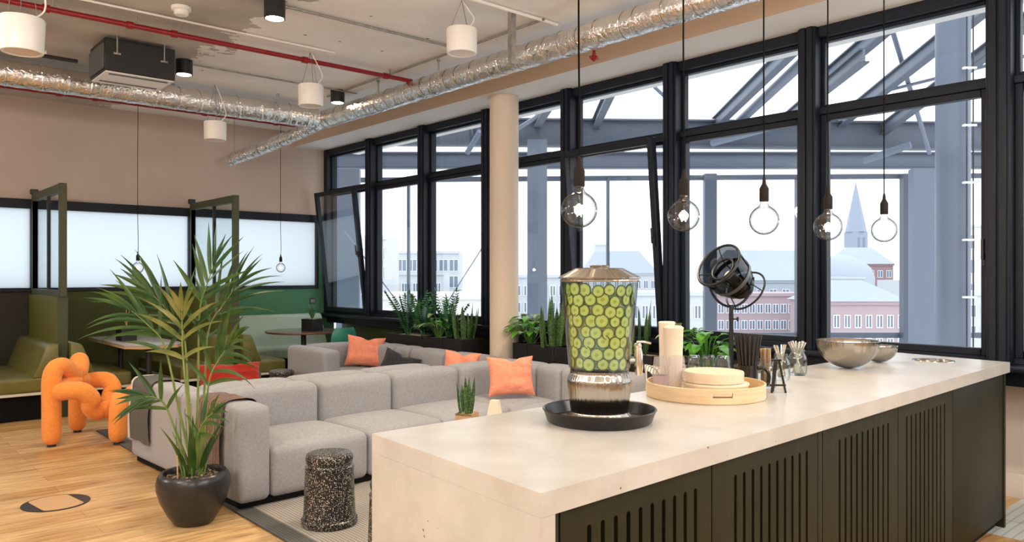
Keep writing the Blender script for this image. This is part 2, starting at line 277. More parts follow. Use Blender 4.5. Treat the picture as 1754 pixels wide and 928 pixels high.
M['lamp_on'] = emit_mat('lit lamp lens', (1,.86,.62), 60)
M['cord'] = mat('black cord', (.004,.004,.004), .8, spec=.1)
M['steel'] = brushed_mat('brushed steel', (.40,.365,.31), .2, aniso=.75)
M['bowl_steel'] = brushed_mat('satin steel', (.42,.385,.335), .22, aniso=.75)
M['chrome'] = mat('polished metal', (.8,.76,.70), .15, 1)
M['galv'] = mat('galvanised steel', (.30,.29,.26), .45, .8, col2=(.42,.40,.36), scale=18)
M['foil'] = foil_mat()
M['redpipe'] = mat('red pipe paint', (.24,.007,.011), .35)
M['white_plastic'] = mat('white plastic', (.80,.77,.72), .35)
M['cream_plastic'] = mat('cream plastic', (.70,.60,.48), .35)
M['black_metal'] = mat('black metal', (.012,.012,.013), .4)
M['black_tray'] = mat('black moulded tray', (.008,.006,.006), .3)
M['brown_socket'] = mat('dark brown lamp holder', (.014,.010,.009), .7, spec=.2)
M['grey_metal'] = mat('grey metal', (.18,.18,.17), .45, .6)
M['concrete'] = concrete_face_mat()
M['cab'] = mat('dark green stained wood', (.011,.0115,.004), .5, spec=.25, col2=(.020,.019,.007), scale=3, stretch=(1,1,.35), bump=.1, bscale=30)
M['void'] = mat('dark cabinet interior', (.004,.004,.003), .9)
M['sofa'] = fabric_mat('light grey woven upholstery', (.285,.282,.296), (.38,.375,.385), 420, .2)
M['orange_fab'] = fabric_mat('orange knit upholstery', (.80,.25,.045), (.90,.33,.075), 300)
M['pillow_orange'] = fabric_mat('coral linen', (.85,.26,.15), (.95,.36,.23), 200)
M['pillow_red'] = fabric_mat('red cloth', (.25,.014,.006), (.33,.022,.010), 200)
M['pillow_black'] = fabric_mat('charcoal linen', (.022,.024,.030), (.045,.048,.055), 200)
M['pillow_check'] = grid_mat('cream and black check', (.78,.72,.62), (.02,.02,.02), .026, .12, rot=.5)
M['throw_grey'] = stripe_mat('grey knitted throw', ((.05,.045,.04),(.14,.13,.12),(.10,.095,.09)), 12, 'Y')
M['throw_brown'] = stripe_mat('striped brown throw', ((.05,.02,.015),(.30,.11,.08),(.38,.32,.28),(.04,.03,.03)), 7, 'Y')
M['throw_edge'] = fabric_mat('pale throw hem', (.5,.47,.42), (.62,.58,.52))
M['rug'] = grid_mat('woven grey rug', (.50,.46,.40), (.22,.20,.18), .022, .22)
M['rug_edge'] = grid_mat('dark rug border', (.125,.12,.115), (.06,.058,.055), .02, .2)
M['speckle'] = speckle_mat()
M['leather'] = mat('olive leather', (.12,.11,.024), .38, col2=(.15,.135,.030), scale=6)
M['mint'] = mat('pale green leather', (.36,.46,.36), .42)
M['cream_trim'] = mat('pale trim', (.62,.58,.48), .4)
M['bench_dark'] = mat('black bench base', (.006,.005,.005), .8, spec=.2)
M['table_grey'] = mat('grey laminate', (.33,.31,.29), .35)
M['ply'] = mat('plywood edge', (.52,.32,.16), .5)
M['walnut'] = mat('walnut table edge', (.16,.065,.035), .4)
M['table_top'] = mat('dark wood laminate', (.13,.10,.09), .22)
M['teal'] = mat('teal shell plastic', (.035,.235,.165), .4)
M['bamboo'] = mat('light bamboo', (.66,.46,.26), .4, col2=(.74,.55,.34), scale=5, stretch=(1,1,14))
M['cream'] = mat('cream card', (.70,.57,.41), .6)
M['cream2'] = mat('warm white board', (.72,.62,.49), .5)
M['pot_dark'] = mat('dark glazed pot', (.016,.015,.015), .28, col2=(.024,.022,.021), scale=5)
M['planter'] = mat('charcoal planter laminate', (.014,.012,.012), .5, spec=.3)
M['soil'] = mat('soil with stones', (.03,.02,.013), .9, col2=(.34,.25,.15), scale=55, bump=1, bscale=55, lo=.5, hi=.62)
M['pebble'] = mat('pale pebbles', (.30,.22,.12), .8, col2=(.62,.54,.40), scale=70, bump=1, bscale=70)
M['palm'] = leaf_mat('palm leaf', (.014,.065,.012), (.07,.13,.022), .35, 6)
M['palm2'] = leaf_mat('yellow-green palm leaf', (.06,.11,.018), (.26,.25,.07), .35, 6)
M['palm_stem'] = mat('palm stalk', (.10,.19,.03), .45, col2=(.26,.30,.09), scale=5)
M['zz'] = leaf_mat('glossy dark leaf', (.018,.10,.03), (.06,.22,.06), .22, 12, .12)
M['pothos'] = leaf_mat('bright leaf', (.05,.24,.02), (.16,.42,.05), .3, 9, .3)
M['varieg'] = leaf_mat('variegated leaf', (.06,.16,.04), (.55,.60,.30), .35, 26, .2)
M['snake'] = snake_mat()
M['aloe'] = leaf_mat('aloe leaf', (.03,.12,.05), (.08,.22,.10), .4, 12, .1)
M['pinkflower'] = mat('pink flower', (.75,.25,.2), .4)
M['cucumber'] = cucumber_mat()
M['rind'] = mat('cucumber rind', (.03,.10,.012), .3)
M['water'] = mat('pale green water', (.36,.50,.34), .12)
M['dark_steel'] = mat('blue grey painted steel', (.06,.078,.11), .5)
M['mid_steel'] = mat('pale blue grey steel', (.115,.145,.195), .45)
M['col_paint'] = mat('warm cream column paint', (.68,.56,.44), .6)
M['knee_paint'] = mat('light beige paint', (.62,.54,.47), .8)
M['base_paint'] = mat('off white skirting', (.66,.60,.54), .6)
M['b_white'] = mat('white render', (.52,.545,.57), .8); M['b_pink'] = mat('pale pink brick', (.42,.32,.335), .8)
M['b_brick'] = mat('red brick', (.30,.19,.20), .8); M['b_grey'] = mat('grey roof', (.37,.41,.46), .8)
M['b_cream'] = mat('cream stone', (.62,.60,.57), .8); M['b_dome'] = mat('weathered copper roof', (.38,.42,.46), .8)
M['b_glass'] = mat('dark window panes', (.16,.20,.26), .3); M['b_spire'] = mat('haze-tinted spire', (.27,.31,.39), .8)  # spire colour has the distance haze mixed in
M['b_ground'] = mat('city ground', (.62,.62,.62), .9); M['b_wframe'] = mat('white window frame', (.75,.77,.8), .7)
M['straw'] = mat('black paper straw', (.022,.018,.018), .5)
M['mug'] = mat('black glazed mug', (.012,.010,.010), .15)
M['wood_stir'] = mat('pale wood stirrer', (.42,.28,.17), .6)
M['acbox'] = mat('black casing', (.012,.011,.010), .5); M['acend'] = mat('grey zinc panel', (.10,.10,.095), .5, .3)
M['green_box'] = mat('olive upholstery', (.13,.19,.02), .6)
M['paper'] = mat('cream paper', (.76,.67,.50), .7)
M['mesh_black'] = glass_mat('black perforated mesh', (.13,.13,.14), .06, edge=.3)
M['plate'] = mat('dark switch plate', (.02,.022,.025), .4); M['rocker'] = mat('grey rocker', (.20,.21,.22), .4)
M['label_red'] = mat('printed cup sleeve', (.42,.33,.34), .5)

# ------------------------------------------------------------------ mesh helpers
def B(): return bmesh.new()
def obj(name, bm, m, parent=None, sharp=38, smooth=True):
    bmesh.ops.remove_doubles(bm, verts=bm.verts, dist=1e-6)
    bmesh.ops.recalc_face_normals(bm, faces=bm.faces)
    if smooth:
        for f in bm.faces: f.smooth = True
        a = math.radians(sharp)
        for e in bm.edges:
            if len(e.link_faces) == 2 and e.calc_face_angle(0) > a: e.smooth = False
    me = bpy.data.meshes.new(name); bm.to_mesh(me); bm.free()
    o = bpy.data.objects.new(name, me); COL.objects.link(o)
    ms = m if isinstance(m, (list, tuple)) else [m]
    for x in ms: me.materials.append(M[x] if isinstance(x, str) else x)
    if parent is not None: o.parent = parent
    return o
def thing(name, label, cat, loc=(0,0,0), rotz=0, group=None):
    o = bpy.data.objects.new(name, None); COL.objects.link(o); o.location = loc; o.rotation_euler = (0,0,rotz)
    o.empty_display_size = .1
    o['label'] = label; o['category'] = cat
    if group: o['group'] = group
    return o
def tag(o, label, cat, group=None):
    o['label'] = label; o['category'] = cat
    if group: o['group'] = group
    return o
def struct(o): o['kind'] = 'structure'; return o
def dup(root, loc=None, rotz=None, label=None, group=None, scale=None):
    r = root.copy(); COL.objects.link(r)
    if loc is not None: r.location = loc
    if rotz is not None: r.rotation_euler = (0,0,rotz)
    if scale is not None: r.scale = scale
    if label: r['label'] = label
    if group: r['group'] = group
    for ch in list(root.children):
        c = ch.copy(); COL.objects.link(c); c.parent = r
        for g in list(ch.children):
            d = g.copy(); COL.objects.link(d); d.parent = c
    return r
def box(bm, x0, x1, y0, y1, z0, z1, bev=0, seg=2, mi=0, mtx=None):
    vs = [bm.verts.new((x, y, z)) for x in (x0, x1) for y in (y0, y1) for z in (z0, z1)]
    fs = []
    for q in ((0,1,3,2),(4,6,7,5),(0,4,5,1),(2,3,7,6),(0,2,6,4),(1,5,7,3)):
        fs.append(bm.faces.new([vs[i] for i in q]))
    for f in fs: f.material_index = mi
    if bev:
        es = list({e for f in fs for e in f.edges})
        r = bmesh.ops.bevel(bm, geom=es, offset=bev, segments=seg, profile=.5, affect='EDGES')
        vs = list({v for v in r['verts']} | {v for f in r['faces'] for v in f.verts})
        for f in r['faces']: f.material_index = mi
    if mtx is not None: bmesh.ops.transform(bm, matrix=mtx, verts=[v for v in vs if v.is_valid])
    return vs
def soft(bm, x0, x1, y0, y1, z0, z1, r=.05, n=12, crown=0, front=0, mtx=None):
    hx, hy, hz = (x1-x0)/2, (y1-y0)/2, (z1-z0)/2; c = Vector(((x0+x1)/2, (y0+y1)/2, (z0+z1)/2))
    t = B(); bmesh.ops.create_cube(t, size=2); bmesh.ops.subdivide_edges(t, edges=t.edges[:], cuts=n, use_grid_fill=True)
    def remap(v, h):                         # crowd rows near the edges for the rounding
        a = abs(v); k = 1-min(r/h, .9)
        a2 = a/.6*k if a < .6 else k+(a-.6)/.4*(1-k)
        return math.copysign(a2*h, v)
    for v in t.verts:
        p = Vector((remap(v.co.x, hx), remap(v.co.y, hy), remap(v.co.z, hz)))
        i = Vector((max(-hx+r, min(hx-r, p.x)), max(-hy+r, min(hy-r, p.y)), max(-hz+r, min(hz-r, p.z))))
        d = p-i
        if d.length > 1e-9: p = i+d.normalized()*r
        fx, fy = max(0, 1-(p.x/hx)**2), max(0, 1-(p.y/hy)**2)
        if p.z > 0 and crown: p.z += crown*(fx*fy)**.6
        if front and p.y < 0: p.y -= front*(fx*max(0, 1-(p.z/hz)**2))**.6
        v.co = p+c
    if mtx is not None: bmesh.ops.transform(t, matrix=mtx, verts=t.verts)
    me = bpy.data.meshes.new('t'); t.to_mesh(me); t.free(); bm.from_mesh(me); bpy.data.meshes.remove(me)
def lathe(bm, prof, seg=40, c=(0,0,0), mtx=None, mi=0):
    rows = []; allv = []
    for r, z in prof:
        if r < 1e-6:
            v = bm.verts.new((c[0], c[1], c[2]+z)); rows.append([v]); allv.append(v)
        else:
            row = [bm.verts.new((c[0]+r*math.cos(2*PI*i/seg), c[1]+r*math.sin(2*PI*i/seg), c[2]+z)) for i in range(seg)]
            rows.append(row); allv += row
    for a, b in zip(rows, rows[1:]):
        for i in range(seg):
            j = (i+1) % seg
            if len(a) == 1 and len(b) == 1: continue
            if len(a) == 1: f = bm.faces.new((a[0], b[i], b[j]))
            elif len(b) == 1: f = bm.faces.new((a[i], a[j], b[0]))
            else: f = bm.faces.new((a[i], a[j], b[j], b[i]))
            f.material_index = mi
    if mtx is not None: bmesh.ops.transform(bm, matrix=mtx, verts=allv)
def catmull(pts, n=6):
    P = [Vector(p) for p in pts]; out = []
    for i in range(len(P)-1):
        p0 = P[i-1] if i else P[0]*2-P[1]; p1, p2 = P[i], P[i+1]; p3 = P[i+2] if i+2 < len(P) else P[-1]*2-P[-2]
        for k in range(n):
            t = k/n
            out.append(.5*((2*p1)+(-p0+p2)*t+(2*p0-5*p1+4*p2-p3)*t*t+(-p0+3*p1-3*p2+p3)*t**3))
    out.append(P[-1]); return out
def tube(bm, pts, rad, seg=12, smooth=0, caps=True, mi=0, round_ends=False):
    P = catmull(pts, smooth) if smooth else [Vector(p) for p in pts]
    n = len(P); rf = rad if callable(rad) else (lambda t: rad)
    T = []
    for i in range(n):
        a = P[max(0, i-1)]; b = P[min(n-1, i+1)]; T.append((b-a).normalized())
    up = Vector((0,0,1)) if abs(T[0].z) < .9 else Vector((1,0,0))
    N = (up-T[0]*up.dot(T[0])).normalized(); rows = []
    st = []
    for i in range(n):
        N = (N-T[i]*N.dot(T[i])).normalized(); st.append((P[i], T[i], N.copy(), rf(i/(n-1))))
    if round_ends:
        p, t, nn, r = st[0]; pre = [(p+t*(r-r*math.cos(a)) - t*0, t, nn, max(r*math.sin(a), 1e-4)) for a in (0.15, .5, .9, 1.25)]
        p, t, nn, r = st[-1]; post = [(p-t*(r-r*math.cos(a)), t, nn, max(r*math.sin(a), 1e-4)) for a in (1.25, .9, .5, .15)]
        st = pre+[s for s in st[1:-1] if (s[0]-P[0]).length > st[0][3]*1.02 and (s[0]-P[-1]).length > st[-1][3]*1.02]+post
    for p, t, nn, r in st:
        bt = t.cross(nn)
        rows.append([bm.verts.new(p+(nn*math.cos(2*PI*k/seg)+bt*math.sin(2*PI*k/seg))*r) for k in range(seg)])
    for a, b in zip(rows, rows[1:]):
        for k in range(seg):
            j = (k+1) % seg; f = bm.faces.new((a[k], a[j], b[j], b[k])); f.material_index = mi
    if caps:
        for row in (rows[0], rows[-1]):
            f = bm.faces.new(row); f.material_index = mi
def cyl(bm, p0, p1, r, seg=16, mi=0): tube(bm, [p0, p1], r, seg, mi=mi)
def bar(bm, p0, p1, w, h, up=(0,0,1)):
    a, b = Vector(p0), Vector(p1); t = (b-a).normalized(); u = Vector(up); s = t.cross(u).normalized(); u = s.cross(t)
    q = [(-1,-1),(1,-1),(1,1),(-1,1)]
    ra = [bm.verts.new(a+s*w/2*i+u*h/2*j) for i, j in q]; rb = [bm.verts.new(b+s*w/2*i+u*h/2*j) for i, j in q]
    for k in range(4): bm.faces.new((ra[k], ra[(k+1)%4], rb[(k+1)%4], rb[k]))
    bm.faces.new(ra); bm.faces.new(rb[::-1])
def prism(bm, poly, z0, z1, mi=0, bev=0):
    a = [bm.verts.new((x, y, z0)) for x, y in poly]; b = [bm.verts.new((x, y, z1)) for x, y in poly]; n = len(poly)
    fs = [bm.faces.new(a[::-1]), bm.faces.new(b)]
    for i in range(n): fs.append(bm.faces.new((a[i], a[(i+1)%n], b[(i+1)%n], b[i])))
    for f in fs: f.material_index = mi
    if bev: bmesh.ops.bevel(bm, geom=list({e for f in fs for e in f.edges}), offset=bev, segments=2, profile=.5, affect='EDGES')
def extrude_xz(bm, prof, y0, y1):     # profile in x,z extruded along y
    a = [bm.verts.new((x, y0, z)) for x, z in prof]; b = [bm.verts.new((x, y1, z)) for x, z in prof]; n = len(prof)
    bm.faces.new(a); bm.faces.new(b[::-1])
    for i in range(n): bm.faces.new((a[i], b[i], b[(i+1)%n], a[(i+1)%n]))
def leaf(bm, base, d, length, width, droop=.3, fold=.25, n=7, up=Vector((0,0,1)), shape='lance', thick=0, mi=0, twist=0):
    d = Vector(d).normalized(); s = d.cross(up)
    if s.length < .05: s = d.cross(Vector((1,0,0)))
    s.normalize()
    if twist: s = Matrix.Rotation(twist, 3, d) @ s
    rows = []; p = Vector(base); step = length/n; dd = d.copy()
    for i in range(n+1):
        t = i/n
        if shape == 'lance': w = width*math.sin(PI*min(1, (t*.92+.08))**.75)*.5 if t < 1 else 0
        elif shape == 'oval': w = width*.5*math.sin(PI*t**.8)
        elif shape == 'sword': w = width*.5*(1-.15*math.cos(t*6))*(1 if t < .6 else max(0, (1-t)/.4)**.7)
        elif shape == 'heart': w = width*.5*(math.sin(PI*min(1,t**.55)))
        w = max(w, .0006)
        nn = s.cross(dd).normalized()
        if nn.z < 0 and abs(dd.z) < .9: nn = -nn
        f = fold*w
        rows.append((bm.verts.new(p-s*w+nn*f), bm.verts.new(p), bm.verts.new(p+s*w+nn*f)))
        dd = (dd+Vector((0,0,-droop/n))).normalized(); p = p+dd*step
    for a, b in zip(rows, rows[1:]):
        for k in (0, 1):
            fc = bm.faces.new((a[k], a[k+1], b[k+1], b[k])); fc.material_index = mi
def frame_rect(bm, x, y0, y1, z0, z1, w, t, cx=0):   # rectangular frame in the YZ plane, thickness t centred on x
    a, b = x-t/2, x+t/2
    box(bm, a, b, y0, y0+w, z0, z1, .004, 1); box(bm, a, b, y1-w, y1, z0, z1, .004, 1)
    box(bm, a+.0005, b-.0005, y0+w, y1-w, z0, z0+w, .004, 1); box(bm, a+.0005, b-.0005, y0+w, y1-w, z1-w, z1, .004, 1)
def pillow(bm, w, h, t, n=26, pinch=.12, dent=.10):
    v = {}
    for sgn in (1, -1):
        for i in range(n+1):
            for j in range(n+1):
                a, b = i/n*2-1, j/n*2-1
                if sgn == -1 and (i in (0, n) or j in (0, n)): v[(-1, i, j)] = v[(1, i, j)]; continue
                e = (1-a**4)*(1-b**4)
                x = a*w/2*(1-pinch*(1-abs(b)**2)*(abs(a)**3)*.9); z = b*h/2*(1-pinch*(1-abs(a)**2)*abs(b)**3*.9)
                if b > 0: z -= dent*h*math.exp(-((a-.08)/.22)**2)*b**3
                y = sgn*t/2*e**.55+.010*math.sin(5*a+3*b)*e+sgn*e**.5*(.006*math.sin(9*b+4*a*a+1.3*sgn)*max(0, .3-b)+.004*math.sin(13*a*b+7*b))
                v[(sgn, i, j)] = bm.verts.new((x, y, z+h/2))
        for i in range(n):
            for j in range(n):
                q = [v[(sgn, i, j)], v[(sgn, i+1, j)], v[(sgn, i+1, j+1)], v[(sgn, i, j+1)]]
                if sgn == -1: q.reverse()
                bm.faces.new(q)
# ------------------------------------------------------------------ the room
XW, YB, ZC, ZS = 5.75, 10.8, 3.63, 3.41       # window plane, booth wall, ceiling, soffit
X0, Y0 = -3.5, -4.0
bm = B(); box(bm, X0-.2, 6.15, 1.62, YB+.2, -.12, 0); box(bm, X0-.2, 5.05, Y0-.2, 1.62, -.12, 0)
struct(obj('floor', bm, 'floor'))
bm = B(); box(bm, 5.05, 6.15, Y0-.2, 1.62, -.12, .001); struct(obj('floor_tiles', bm, 'tile'))
bm = B(); box(bm, X0-.2, 6.3, Y0-.2, YB+.2, ZC, ZC+.2); struct(obj('ceiling', bm, 'ceiling'))
bm = B(); box(bm, 5.2, 6.3, Y0, YB, ZS, ZC); o = obj('trim_1', bm, ['beam', 'soffit']); struct(o)
for p in o.data.polygons:
    if p.normal.z < -.5: p.material_index = 1
bm = B(); box(bm, X0-.2, X0, Y0, YB, 0, ZC); struct(obj('wall_left', bm, 'beige'))
bm = B(); box(bm, X0-.2, 6.3, Y0-.2, Y0, 0, ZC); struct(obj('wall_back', bm, 'beige'))
# booth wall: painted panels below the band of frosted windows, leftmost with shade in its colour, plaster above
wb = bpy.data.objects.new('wall_booth', None); COL.objects.link(wb); struct(wb)
bm = B(); box(bm, X0, 5.86, YB, YB+.2, 2.41, ZC); obj('upper_plaster', bm, 'beige', wb)
bm = B(); box(bm, X0, 1.85, YB, YB+.2, 0, 1.30); obj('shaded_panel', bm, 'shaded_wall', wb)
bm = B(); box(bm, 1.85, 3.70, YB, YB+.2, 0, 1.30); obj('olive_panel', bm, 'olive_wall', wb)
bm = B(); box(bm, 3.70, 5.86, YB, YB+.2, 0, 1.30); box(bm, 5.59, 5.86, YB, YB+.2, 1.30, 2.41); obj('green_panel', bm, 'green_wall', wb)
# knee wall under the windows
wk = bpy.data.objects.new('wall_window', None); COL.objects.link(wk); struct(wk)
bm = B(); box(bm, 6.0, 6.15, 6.6, YB, 0, .95); obj('olive_section', bm, 'olive_wall', wk)
bm = B(); box(bm, 6.0, 6.15, Y0, 6.6, 0, .95); obj('beige_section', bm, 'knee_paint', wk)
bm = B(); box(bm, 5.985, 6.0, Y0, 6.6, 0, .16, .003); struct(obj('baseboard_window', bm, 'base_paint'))
bm = B(); box(bm, 5.60, 6.2, Y0, YB, .885, .925, .006); box(bm, 5.74, 6.2, Y0, YB, .78, .885); struct(obj('trim_2', bm, 'frame'))
bm = B(); box(bm, X0+.0, X0+.015, Y0, YB, 0, .1); struct(obj('baseboard_left', bm, 'base_paint'))
bm = B(); box(bm, X0, 6.0, Y0, Y0+.015, 0, .1); struct(obj('baseboard_back', bm, 'base_paint'))

# round column under the beam
t = thing('round_column', 'round cream column from floor to soffit between the two runs of windows', 'column', (5.42, 6.26, 0))
bm = B(); lathe(bm, [(0,0),(.155,0),(.155,ZS-.001),(0,ZS-.001)], 56); obj('shaft', bm, 'col_paint', t)

# the window wall: bays between posts
posts = [10.78, 9.46, 8.17, 6.88, 5.585, 4.275, 2.97, 1.665, .36, -.94, -2.24, -3.54]
HW = .072
def window_bay(n, ya, yb, tilt=0, handle=None, last=False):
    w = bpy.data.objects.new('window_%d' % n, None); COL.objects.link(w); struct(w)
    lo, hi = ya+HW if ya > Y0+.6 else ya, yb-HW
    if n == 1: hi = 10.70
    bm = B()
    box(bm, 5.71, 5.86, ya-.0, ya+HW, .925, ZS, .004, 1) if False else None
    # sill rail, transom, head rail
    box(bm, 5.72, 5.84, lo, hi, .925, .965, .003, 1); box(bm, 5.72, 5.84, lo, hi, 2.735, 2.785, .003, 1); box(bm, 5.70, 5.84, lo, hi, 3.325, ZS, .003, 1)
    obj('window_frame', bm, 'frame', w)
    bm = B(); frame_rect(bm, 5.79, lo, hi, 2.785, 3.325, .028, .06); obj('clerestory_frame', bm, 'frame', w)
    bm = B(); box(bm, 5.788, 5.792, lo+.028, hi-.028, 2.813, 3.297); obj('clerestory_pane', bm, 'glass', w)
    s = bpy.data.objects.new('sash', None); 
    bm = B()
    if tilt:
        zz0 = 0; frame_rect(bm, 0, lo+.004, hi-.004, 0, 1.78, .062, .06); bmn = bm
        sh = obj('sash', bm, 'frame', w); sh.location = (5.70, 0, .965); sh.rotation_euler = (0, -math.asin(tilt/1.78), 0)
        bm = B(); box(bm, -.002, .002, lo+.066, hi-.066, .062, 1.718); obj('pane', bm, 'glass', sh)
        bm = B(); frame_rect(bm, 5.80, lo, hi, .965, 2.735, .03, .05); obj('outer_frame', bm, 'frame', w)
        if handle is not None:
            bm = B(); hy = lo+.035 if handle < 0 else hi-.035
            box(bm, -.055, -.03, hy-.012, hy+.012, .80, .88, .003, 1); box(bm, -.075, -.055, hy-.01, hy+.01, .83, .97, .004, 1); obj('handle', bm, 'black_metal', sh)
    else:
        frame_rect(bm, 5.775, lo+.002, hi-.002, .965, 2.735, .048, .07); sh = obj('sash', bm, 'frame', w)
        bm = B(); box(bm, 5.773, 5.777, lo+.05, hi-.05, 1.013, 2.687); obj('pane', bm, 'glass', sh)
        if handle is not None:
            bm = B(); hy = lo+.028 if handle < 0 else hi-.028
            box(bm, 5.715, 5.742, hy-.012, hy+.012, 1.56, 1.64, .003, 1); box(bm, 5.695, 5.715, hy-.01, hy+.01, 1.60, 1.74, .004, 1); obj('handle', bm, 'black_metal', sh)
wn = 0
hand = {3: -1, 1: -1, 5: -1, 7: -1}
for i in range(len(posts)-1):
    wn = i+1
    window_bay(wn, posts[i+1], posts[i], tilt={1: .2, 5: .16}.get(wn, 0), handle=hand.get(wn))
for i, y in enumerate(posts):
    bm = B()
    y1 = min(YB, y+HW); 
    if i == 0: box(bm, 5.69, 5.86, 10.70, YB, .925, ZS)
    else:
        box(bm, 5.66, 5.86, y-HW, y+HW, .925, ZS, .005, 1)
        box(bm, 5.645, 5.66, y-HW+.02, y-.006, .925, ZS, .003, 1); box(bm, 5.645, 5.66, y+.006, y+HW-.02, .925, ZS, .003, 1)
    struct(obj('trim_%d' % (3+i), bm, 'frame'))

# frosted band windows in the booth wall
bx = [-3.5, -1.85, 0, 1.85, 3.70, 5.59]
for i in range(5):
    a, b = bx[i], bx[i+1]
    w = bpy.data.objects.new('window_%d' % (20+i), None); COL.objects.link(w); struct(w)
    bm = B(); box(bm, a, b, YB-.03, YB+.08, 2.30, 2.41, .003, 1); box(bm, a, b, YB-.03, YB+.08, 1.30, 1.345, .003, 1)
    box(bm, a, a+.035, YB-.03, YB+.08, 1.345, 2.30, .003, 1); box(bm, b-.035, b, YB-.03, YB+.08, 1.345, 2.30, .003, 1)
    obj('window_frame', bm, 'frame', w)
    bm = B(); box(bm, a+.035, b-.035, YB+.03, YB+.036, 1.345, 2.30); obj('pane', bm, 'frost', w)

# ------------------------------------------------------------------ booth partitions with glazed frames
def partition(x, label):
    t = thing('booth_partition', label, 'partition', (x, 0, 0), 0, None)
    bm = B(); box(bm, -.05, .05, 9.26, 10.79, 0, 1.27, .003, 1); o = obj('partition_panel', bm, ['olive_paint', 'olive_side'], t)
    for p in o.data.polygons:
        if p.normal.y < -.5: p.material_index = 1
    bm = B()
    y0, y1, z0, z1 = 9.23, 10.76, 1.27, 2.47
    box(bm, -.035, .035, y0, y0+.06, z0, z1, .003, 1); box(bm, -.03, .03, y1-.06, y1, z0, z1, .003, 1)
    box(bm, -.03, .03, y0+.06, y1-.06, z0, z0+.07, .003, 1); box(bm, -.03, .03, y0+.06, y1-.06, z1-.09, z1, .003, 1)
    f = obj('glazing_frame', bm, 'olive_side', t)
    bm = B(); box(bm, -.018, .018, 9.93, 9.965, z0+.07, z1-.09); obj('glazing_bar', bm, 'black_metal', f)
    for a, b in ((y0+.06, 9.93), (9.965, y1-.06)):
        bm = B(); box(bm, -.003, .003, a, b, z0+.07, z1-.09); obj('pane', bm, 'part_glass', f)
    bm = B(); box(bm, -.04, .04, y1-.02, YB-.001, z1+.0, z1+.06, .004, 1); obj('wall_bracket', bm, 'black_metal', t)
    return t
partition(1.85, 'olive booth partition with glazed top frame at far left, behind the orange chair')
partition(3.70, 'olive booth partition with glazed top frame behind the tall palm')

# ------------------------------------------------------------------ benches
def seat_bench(name, label, x0, x1, y0, y1, back, m='leather', group=None, trim='cream_trim'):
    """upholstered bench; back: '-x' '+x' '+y' gives the side of the backrest"""
    t = thing(name, label, 'bench', (0, 0, 0), 0, group)
    bm = B(); soft(bm, x0, x1, y0, y1, .30, .445, .025, 8, .01); obj('seat', bm, m, t)
    bm = B(); box(bm, x0, x1, y0, y1, .272, .299); obj('trim_strip', bm, trim, t)
    bm = B(); box(bm, x0+.08, x1-.08, y0+.14, y1-.02, .0, .272); obj('plinth', bm, 'bench_dark', t)
    for yy in (y0+.05,):
        for xx in (x0+.05, x1-.05):
            bm = B(); cyl(bm, (xx, yy, 0), (xx, yy, .273), .018, 10); obj('leg', bm, 'black_metal', t)
    bm = B()
    if back == '-x':
        extrude_xz(bm, [(x0+.001,.446),(x0+.24,.446),(x0+.20,.52),(x0+.12,.74),(x0+.09,.775),(x0+.001,.785)], y0+.01, y1-.001)
    elif back == '+x':
        extrude_xz(bm, [(x1-.001,.446),(x1-.24,.446),(x1-.20,.52),(x1-.12,.74),(x1-.09,.775),(x1-.001,.785)], y0+.01, y1-.001)
    bmesh.ops.bevel(bm, geom=bm.edges[:], offset=.012, segments=2, profile=.5, affect='EDGES')
    obj('backrest', bm, m, t)
    return t
seat_bench('booth_bench', 'olive leather booth bench at the left edge, left of the first partition', 1.10, 1.795, 9.15, 10.75, '+x')
seat_bench('booth_bench', 'olive leather booth bench right of the first partition, behind the orange chair', 1.905, 2.50, 9.15, 10.75, '-x')
seat_bench('booth_bench', 'olive leather booth bench facing left, behind the palm stems and rectangular table', 3.02, 3.645, 9.15, 10.75, '+x')
seat_bench('booth_bench', 'olive cream booth bench right of the second partition, beside the round table', 3.755, 4.30, 9.15, 10.2, '-x', 'leather')
# bench along the wall left of the first partition
t = thing('wall_bench', 'dark olive leather bench running along the wall at the left edge', 'bench')
bm = B(); soft(bm, -1.2, 1.09, 9.25, 10.2, .30, .445, .025, 8, .01); obj('seat', bm, 'leather', t)
bm = B(); box(bm, -1.2, 1.09, 9.25, 10.2, .272, .299); obj('trim_strip', bm, 'cream_trim', t)
bm = B(); box(bm, -1.1, 1.0, 9.4, 10.2, 0, .272); obj('plinth', bm, 'bench_dark', t)
bm = B(); box(bm, -1.2, 1.09, 10.201, 10.5, .25, .78, .03, 3); obj('backrest', bm, 'leather', t)
for xx in (-1.1, .2, 1.03):
    bm = B(); cyl(bm, (xx, 9.31, 0), (xx, 9.31, .273), .018, 10); obj('leg', bm, 'black_metal', t)
# pale green lounge bench along the green wall
t = thing('wall_bench', 'pale green upholstered bench along the green wall by the round table', 'bench')
bm = B(); soft(bm, 3.8, 5.55, 10.22, 10.62, .33, .46, .03, 10, .01); obj('seat', bm, 'mint', t)
bm = B(); box(bm, 3.8, 5.55, 10.3, 10.7, .0, .33); obj('plinth', bm, 'bench_dark', t)
bm = B(); extrude_xz(bm, [(0,0),(0,0)], 0, 1) if False else None
vs = [(10.40,.461),(10.46,.50),(10.60,.90),(10.63,.93),(10.78,.93),(10.78,.461)]
a = [bm.verts.new((3.8, y, z)) for y, z in vs]; b_ = [bm.verts.new((5.55, y, z)) for y, z in vs]
bm.faces.new(a); bm.faces.new(b_[::-1])
for i in range(6): bm.faces.new((a[i], b_[i], b_[(i+1)%6], a[(i+1)%6]))
bmesh.ops.bevel(bm, geom=bm.edges[:], offset=.012, segments=2, profile=.5, affect='EDGES')
obj('backrest', bm, 'mint', t)
